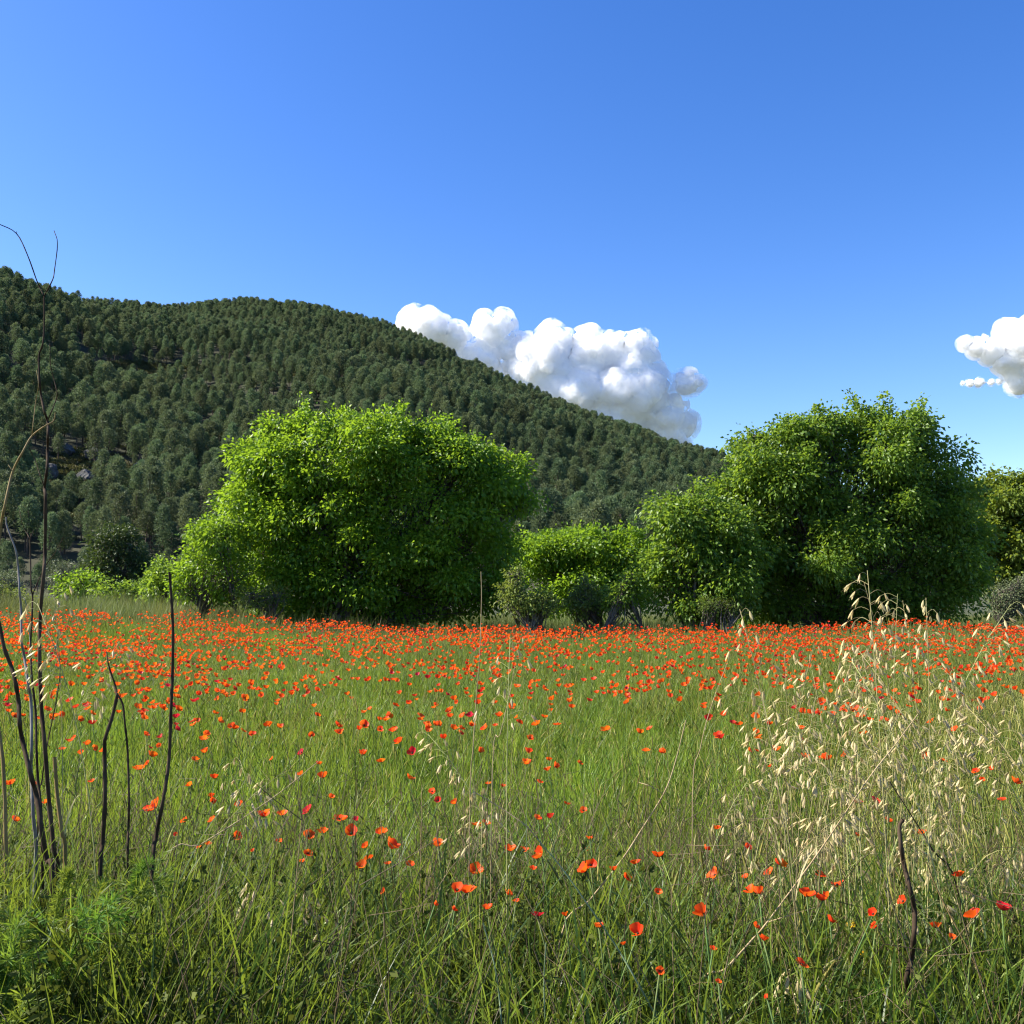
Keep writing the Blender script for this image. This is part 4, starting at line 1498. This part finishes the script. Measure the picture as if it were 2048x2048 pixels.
OAT = [oat_variant(360 + i, 1.0, [13, 17, 20, 15, 22, 11, 18, 16][i], [0.10, 0.22, 0.30, 0.16, 0.26, 0.05, 0.34, 0.2][i]) for i in range(8)]
orng = np.random.default_rng(88)
oats = []      # photo x, photo y of the panicle's middle
hand = [(1758, 1238), (1800, 1244), (1775, 1225), (1785, 1262), (1840, 1240), (1690, 1285), (1700, 1330), (1590, 1335), (1600, 1375), (1645, 1400), (1660, 1430), (1955, 1238), 
        (1780, 1320), (1800, 1370), (1750, 1350), (1850, 1385), (1725, 1400), (1880, 1480), (1905, 1470), (1520, 1480), (1548, 1490), (1480, 1580), (1530, 1640), (1470, 1640), (1580, 1740), (1535, 1720),
        (1690, 1600), (1720, 1560), (1770, 1545), (1810, 1490), (1830, 1570), (1680, 1480), (1640, 1500), (1720, 1470), (1760, 1440), (2030, 1440), (1960, 1600), (2000, 1500), (1900, 1570), (1850, 1630),
        (1935, 1660), (1990, 1720), (1890, 1730), (1950, 1800), (1760, 1670), (1660, 1680), (1620, 1640), (1990, 1380),
        (1030, 1335), (1545, 1300), (955, 1620), (990, 1650), (440, 1545), (465, 1560), (100, 1245), (125, 1262), (160, 1320), (690, 1860), (600, 1810), (545, 1770), (1620, 1990), (1580, 1930), (900, 1490)]
for hx, hy in hand:
    oats.append((hx + orng.normal(0, 5), hy + orng.normal(0, 5)))
for _ in range(16):
    hy = orng.uniform(1370, 1900)
    oats.append((orng.normal(1790, 150), hy))


def oat_label(px_, py_, nsp):
    full = 'full' if nsp >= 20 else ('thin' if nsp < 14 else 'loose')
    h = 'against the dark tree' if py_ < 1290 else 'over the red belt' if py_ < 1400 else 'in mid-field' if py_ < 1600 else 'low down'
    w = 'among the dry stalks' if px_ < 250 else 'right of the dark stalk' if px_ < 720 else 'by the upright straw' if px_ < 1130 else 'right of centre' if px_ < 1480 else 'left in the oat stand' if px_ < 1680 else 'amid the oat stand' if px_ < 1830 else 'right in the oat stand' if px_ < 1950 else 'by the right edge'
    return '%s pale oat head %s, %s' % (full, w, h)


ovar = [int(orng.integers(8)) for _ in oats]
olabs = distinct([oat_label(o_[0], o_[1], len(OAT[v][1])) for o_, v in zip(oats, ovar)], [o_[0] for o_ in oats])
for k, (px_, py_) in enumerate(oats):
    stm, sps, tip = OAT[ovar[k]]
    d = float(np.interp(py_, [1220, 1400, 1700, 2000], [2.75, 3.0, 3.2, 2.6]) + orng.uniform(-0.35, 0.35))
    p = at(px_, py_, d)
    # the panicle's middle sits at 0.86 of the height
    gz = float(ground_z(p.x, d))
    H = max(0.45, (p.z - gz) / 0.90)
    yaw = orng.uniform(0, 6.28)
    off = Vector((tip[0] * 0.62, tip[1] * 0.62, 0))
    off.rotate(Matrix.Rotation(yaw, 3, 'Z'))
    t = thing('wild_oat', (p.x - off.x, p.y - off.y, gz), olabs[k], 'wild oat', 'dry wild oats')
    t.rotation_euler = (orng.normal(0, 0.03), orng.normal(0, 0.03), yaw)
    s = obj('stem', stm, t)
    s.scale = (1, 1, H)
    for (q, a2, out, size, kk) in sps:
        e = obj('spikelet', SPK[kk], t)
        zq = q[2] * H
        e.matrix_local = (Matrix.Translation(Vector((q[0], q[1], zq))) @ Matrix.Rotation(a2, 4, 'Z') @ Matrix.Rotation(-out * 0.95, 4, 'Y')
                          @ Matrix.Diagonal((size, size, size, 1)))

# ================================================================== STALKS, STICKS, FENNEL, FLOWERS
def stalk(name, runs, label, mat, d, base_r, cat='stalk', group=None, ground=True):
    """runs: list of (points in photo px, radius at first, radius at last [, depth slope]); the first run is the main stem from top to bottom"""
    main = runs[0][0]
    bx, by = main[-1]
    pb = at(bx, by, d)
    gz = float(ground_z(pb.x, d))
    base = Vector((pb.x, d, gz))
    t = thing(name, base, label, cat, group)
    for j, run in enumerate(runs):
        pts, r0, r1 = run[:3]
        P = [np.array(at(q[0], q[1], d + (0.03 * math.sin(3 * i + j) if i else 0.0))) for i, q in enumerate(pts)]
        if j == 0 and ground and P[-1][2] > gz:
            P.append(np.array([P[-1][0] + (P[-1][0] - P[-2][0]) * 0.4, d, gz - 0.03]))
        P = smooth_path(P, 4) - np.array(base)
        rr = 0.74 * np.linspace(r0, r1, len(P)) * (1 + 0.06 * np.sin(np.arange(len(P)) * 2.3 + j))
        # nodes: slight swellings along the stalk
        rr = rr * (1 + 0.12 * np.maximum(0, np.sin(np.arange(len(P)) * 1.57)) ** 6)
        b = MB()
        add_tube(b, P, rr, 8)
        obj('stem' if j == 0 else 'branch', b.mesh(name, [mat], True), t)
    return t


DS, PS, GS_, TS, GN = M['dark_stick'], M['pale_stick'], M['gold_stick'], M['tan_stick'], M['green_stick']
SG = 'dead stalks at the left'
stalk('dry_stalk', [([(88, 592), (88, 660), (85, 690), (78, 712), (79, 760), (82, 790), (88, 820), (95, 842), (96, 870), (95, 900), (94, 940), (89, 975), (91, 1000), (90, 1100), (87, 1150), (80, 1240), (79, 1310), (83, 1420), (89, 1484), (98, 1602), (108, 1703), (115, 1770)], .0030, .0088),
                    ([(-14, 444), (0, 449), (33, 467), (55, 510), (75, 565), (88, 592)], .0016, .0028), ([(108, 461), (115, 487), (109, 540), (105, 560), (88, 592)], .0014, .0026),
                    ([(100, 686), (101, 728), (107, 755), (114, 785), (112, 800), (102, 825), (95, 842)], .0014, .0026), ([(58, 895), (70, 920), (80, 950), (89, 975)], .0012, .0024), ([(33, 463), (34, 470)], .001, .001)],
      'tallest forked dry stalk reaching above the hill at the left edge', DS, 3.0, .012, group=SG)
stalk('dry_stalk', [([(111, 825), (107, 842), (90, 852), (64, 872), (45, 905), (25, 945), (10, 1010), (0, 1065), (-12, 1200), (-10, 1400), (10, 1600)], .0018, .0075), ([(73, 740), (77, 770), (72, 800), (66, 850), (64, 872)], .0010, .0018), ([(17, 930), (27, 945)], .001, .0016)],
      'arching golden-brown stalk crossing the tallest stalk', GS_, 2.9, .01, group=SG)
stalk('dry_stalk', [([(60, 1078), (61, 1120), (62, 1174), (65, 1192), (64, 1233), (61, 1295), (64, 1357), (71, 1420), (73, 1497), (76, 1560), (84, 1680)], .0026, .0058), ([(39, 1019), (43, 1042), (50, 1059), (60, 1078)], .0010, .0020), ([(67, 1060), (60, 1078)], .001, .0016), ([(127, 1073), (110, 1105), (92, 1130), (72, 1172), (65, 1192)], .0012, .0024)],
      'thin fork-topped brown stalk between the pale stalk and the tallest stalk', DS, 3.1, .01, group=SG)
stalk('dry_stalk', [([(12, 1034), (14, 1053), (31, 1099), (36, 1133), (39, 1180), (42, 1217), (43, 1280), (48, 1310), (56, 1366), (62, 1404), (63, 1497), (62, 1540), (66, 1625), (71, 1760)], .0028, .0068), ([(42, 1192), (52, 1206), (58, 1260), (60, 1292)], .001, .0014)],
      'bleached whitish stalk left of the tallest stalk', PS, 2.95, .01, group=SG)
stalk('dry_stalk', [([(-8, 1220), (0, 1255), (9, 1298), (22, 1332), (31, 1366), (37, 1404), (39, 1441), (44, 1477), (60, 1545), (72, 1588), (82, 1652), (94, 1720), (106, 1773)], .0062, .0095)],
      'thick dark stalk slanting in from the left edge', DS, 2.8, .01, group=SG)
stalk('dry_stalk', [([(115, 1273), (120, 1342), (112, 1404), (99, 1466), (93, 1497), (84, 1560), (76, 1640)], .0018, .0034)],
      'thin short dark stalk just right of the tallest stalk', DS, 3.2, .01, group=SG)
stalk('dry_stalk', [([(234, 1393), (224, 1435), (211, 1475), (209, 1497), (210, 1602), (205, 1686), (200, 1760)], .0060, .0088), ([(213, 1303), (217, 1329), (230, 1370), (234, 1393)], .0022, .0042)],
      'forked dark stalk with a broken thick lower stem', DS, 2.9, .01, group=SG)
stalk('dry_stalk', [([(232, 1385), (245, 1407), (250, 1450), (255, 1497), (258, 1602), (257, 1652), (255, 1740)], .0034, .0050)],
      'slim dark stalk bending right out of the forked stalk', DS, 2.95, .01, group=SG)
stalk('dry_stalk', [([(339, 1144), (343, 1199), (346, 1264), (345, 1342), (342, 1419), (338, 1518), (326, 1602), (313, 1669), (304, 1763)], .0048, .0080)],
      'tall single dark stalk standing alone right of the stalk cluster', DS, 2.95, .01, group=SG)
stalk('dry_stalk', [([(109, 1514), (114, 1585), (123, 1662), (130, 1740)], .0066, .0074)],
      'short broken brown stub beside the stalk cluster', GS_, 2.9, .01, group=SG)
stalk('crooked_stick', [([(1806, 1639), (1799, 1654), (1802, 1691), (1808, 1731), (1821, 1781), (1829, 1822), (1828, 1869), (1823, 1919), (1814, 1952), (1816, 1986), (1823, 2046), (1826, 2100)], .0060, .0098)],
      'thick crooked brown stick standing in the oats at the right', DS, 2.45, .01)
stalk('green_stem', [([(1074, 1677), (1121, 1733), (1175, 1809), (1230, 1889), (1273, 1962), (1320, 2048), (1350, 2110)], .0016, .0036)],
      'long pale-green stem slanting down to the bottom edge', GN, 2.3, .01)
stalk('straw', [([(962, 1143), (963, 1200), (959, 1320), (952, 1403), (946, 1500), (940, 1600)], .0014, .0026)],
      'thin straight straw rising in front of the big left tree', TS, 3.2, .01)
stalk('straw', [([(1372, 1440), (1349, 1530), (1327, 1588), (1280, 1664), (1244, 1719), (1180, 1800), (1120, 1880)], .0016, .0038), ([(1278, 1565), (1300, 1572), (1327, 1588)], .001, .0015), ([(1252, 1640), (1262, 1660), (1270, 1680)], .001, .0012)],
      'tan straw slanting up to the right in the middle of the field', TS, 2.8, .01)
stalk('straw', [([(1836, 1428), (1790, 1490), (1735, 1560), (1635, 1708), (1534, 1845), (1511, 1872), (1450, 1939), (1400, 1985)], .0014, .0042), ([(1630, 1815), (1580, 1830), (1534, 1845)], .001, .0018)],
      'long tan straw leaning right from the clump of poppies', TS, 2.6, .01)
stalk('straw', [([(1779, 1563), (1833, 1647), (1866, 1701), (1920, 1800)], .0020, .0030)],
      'dark straw slanting left above the crooked stick', DS, 2.8, .01)
stalk('straw', [([(1853, 1724), (1880, 1791), (1943, 1912), (2004, 2046), (2030, 2110)], .0018, .0034)],
      'orange-brown straw slanting down at the right bottom corner', GS_, 2.4, .01)
stalk('straw', [([(950, 1585), (1000, 1615), (1050, 1650), (1074, 1677)], .0014, .0020)],
      'short tan straw ending at the top of the slanting pale-green stem', TS, 2.35, .01, ground=False)
stalk('straw', [([(640, 1520), (560, 1585), (480, 1640), (400, 1690), (330, 1740)], .0014, .0028)],
      'tan straw leaning right below the tall single stalk', TS, 2.9, .01)
stalk('straw', [([(1455, 1325), (1420, 1420), (1400, 1500), (1385, 1600)], .0012, .0022)],
      'thin pale straw left of the oat stand', TS, 3.1, .01)
stalk('straw', [([(985, 1540), (1000, 1470), (1018, 1395), (1030, 1330)][::-1], .0012, .0022)],
      'thin straw carrying oat grains right of centre', TS, 3.0, .01)
stalk('grass_stem', [([(966, 1846), (980, 1895), (991, 1940), (998, 1990), (1003, 2048), (1006, 2110)], .0018, .0030)],
      'blue-green grass stem rising from the bottom edge at centre', GN, 2.2, .01)
stalk('grass_stem', [([(1092, 1885), (1088, 1960), (1090, 2040), (1092, 2110)], .0016, .0026)],
      'upright pale grass stem right of the blue-green stem', GN, 2.2, .01)


def fennel(pxy, d, label, seed, fronds, spread, length, curl_tips=()):
    rng = np.random.default_rng(seed)
    p0 = at(pxy[0], pxy[1], d)
    gz = float(ground_z(p0.x, d))
    base = Vector((p0.x, d, gz))
    t = thing('fennel_plant', base, label, 'fennel')
    hc = p0.z - gz
    for k in range(fronds):
        b = MB()
        az = rng.uniform(0, 6.28)
        L = length * rng.uniform(0.7, 1.2)
        tt = np.linspace(0, 1, 9)
        r_ = spread * rng.uniform(0.4, 1.0)
        path = np.stack([np.cos(az) * r_ * tt ** 1.4, np.sin(az) * r_ * tt ** 1.4, hc * 0.45 * tt ** 0.5 + L * np.sin(tt * 1.75) * 0.75], -1)
        add_tube(b, path, np.linspace(0.004, 0.001, 9), 5, 0, 0.6)
        for s in range(20):
            u = rng.uniform(0.3, 1.0)
            q = np.array([np.interp(u, tt, path[:, i]) for i in range(3)])
            d1 = unit(rng.normal(size=3) + np.array([math.cos(az), math.sin(az), 0.4]) * 0.6)
            l1 = rng.uniform(0.05, 0.12) * (1.2 - 0.6 * u)
            n = 24
            v = rng.uniform(0.15, 1, (n, 1))
            leaves(b, q + d1 * l1 * v, d1 + rng.normal(0, 0.75, (n, 3)), rng.uniform(0.022, 0.046, n), 0.085, 0.0, 0.05, rng=rng)
            add_tube(b, np.array([q, q + d1 * l1]), [0.0009, 0.0005], 3, 0, 0.5)
        obj('frond', b.mesh('frond', [M['fennel']]), t)
    for pts in curl_tips:
        b = MB()
        P = smooth_path([np.array(at(x_, y_, d - 0.15)) for x_, y_ in pts], 4) - np.array(base)
        add_tube(b, P, np.linspace(0.005, 0.003, len(P)), 6, 0, 0.9)
        n = 520
        idx = rng.integers(0, len(P), n)
        dr = unit(rng.normal(size=(n, 3)))
        leaves(b, P[idx] + dr * 0.004, dr + np.array([0, 0, 0.8]), rng.uniform(0.012, 0.026, n), 0.10, 0, 0, tint=rng.uniform(0.6, 1, n), rng=rng)
        obj('shoot', b.mesh('shoot', [M['fennel']]), t)
    return t


fennel((60, 1715), 2.35, 'bright feathery green fennel at the foot of the dry stalks', 401, 22, 0.34, 0.46, [[(112, 1835), (118, 1800), (128, 1775), (136, 1755), (128, 1748)]])
fennel((-10, 1790), 2.1, 'feathery fennel cut by the left bottom edge', 402, 15, 0.28, 0.40)
fennel((275, 1800), 2.6, 'small fennel with a curled bright shoot right of the forked stalk', 403, 3, 0.12, 0.2, [[(262, 1790), (270, 1765), (284, 1740), (296, 1728)]])
fennel((1800, 1890), 2.45, 'small feathery fennel wrapped round the crooked brown stick', 404, 7, 0.13, 0.24)


def daisy(pxy, d, label, seed):
    rng = np.random.default_rng(seed)
    p = at(pxy[0], pxy[1], d)
    gz = float(ground_z(p.x, d))
    t = thing('yellow_flower', (p.x, d, gz), label, 'flower')
    H = p.z - gz
    b = MB()
    add_tube(b, np.array([[0, 0, 0], [0.01, 0, H * 0.5], [0, 0, H]]), [0.002, 0.0016, 0.0014], 5)
    obj('stem', b.mesh('stem', [M['poppy_stem']]), t)
    h = MB()
    n = 16
    a_ = np.arange(n) / n * 6.283
    D = np.stack([np.cos(a_), np.sin(a_), np.full(n, 0.25)], -1)
    leaves(h, D * 0.003, D, rng.uniform(0.012, 0.016, n), 0.4, 0.02, 0.0, rng=rng)
    o = obj('flower_head', h.mesh('flower_head', [M['yellow']]), t)
    o.location = (0, 0, H)
    o.rotation_euler = (rng.uniform(0.2, 0.6), 0, rng.uniform(0, 6))


daisy((1746, 1838), 2.9, 'small yellow flower left of the crooked brown stick, farther one', 501)
daisy((1702, 1850), 2.85, 'small yellow flower among the poppies right of the slanting straw', 502)
daisy((1724, 1909), 2.7, 'lowest small yellow flower, nearest the bottom edge', 503)
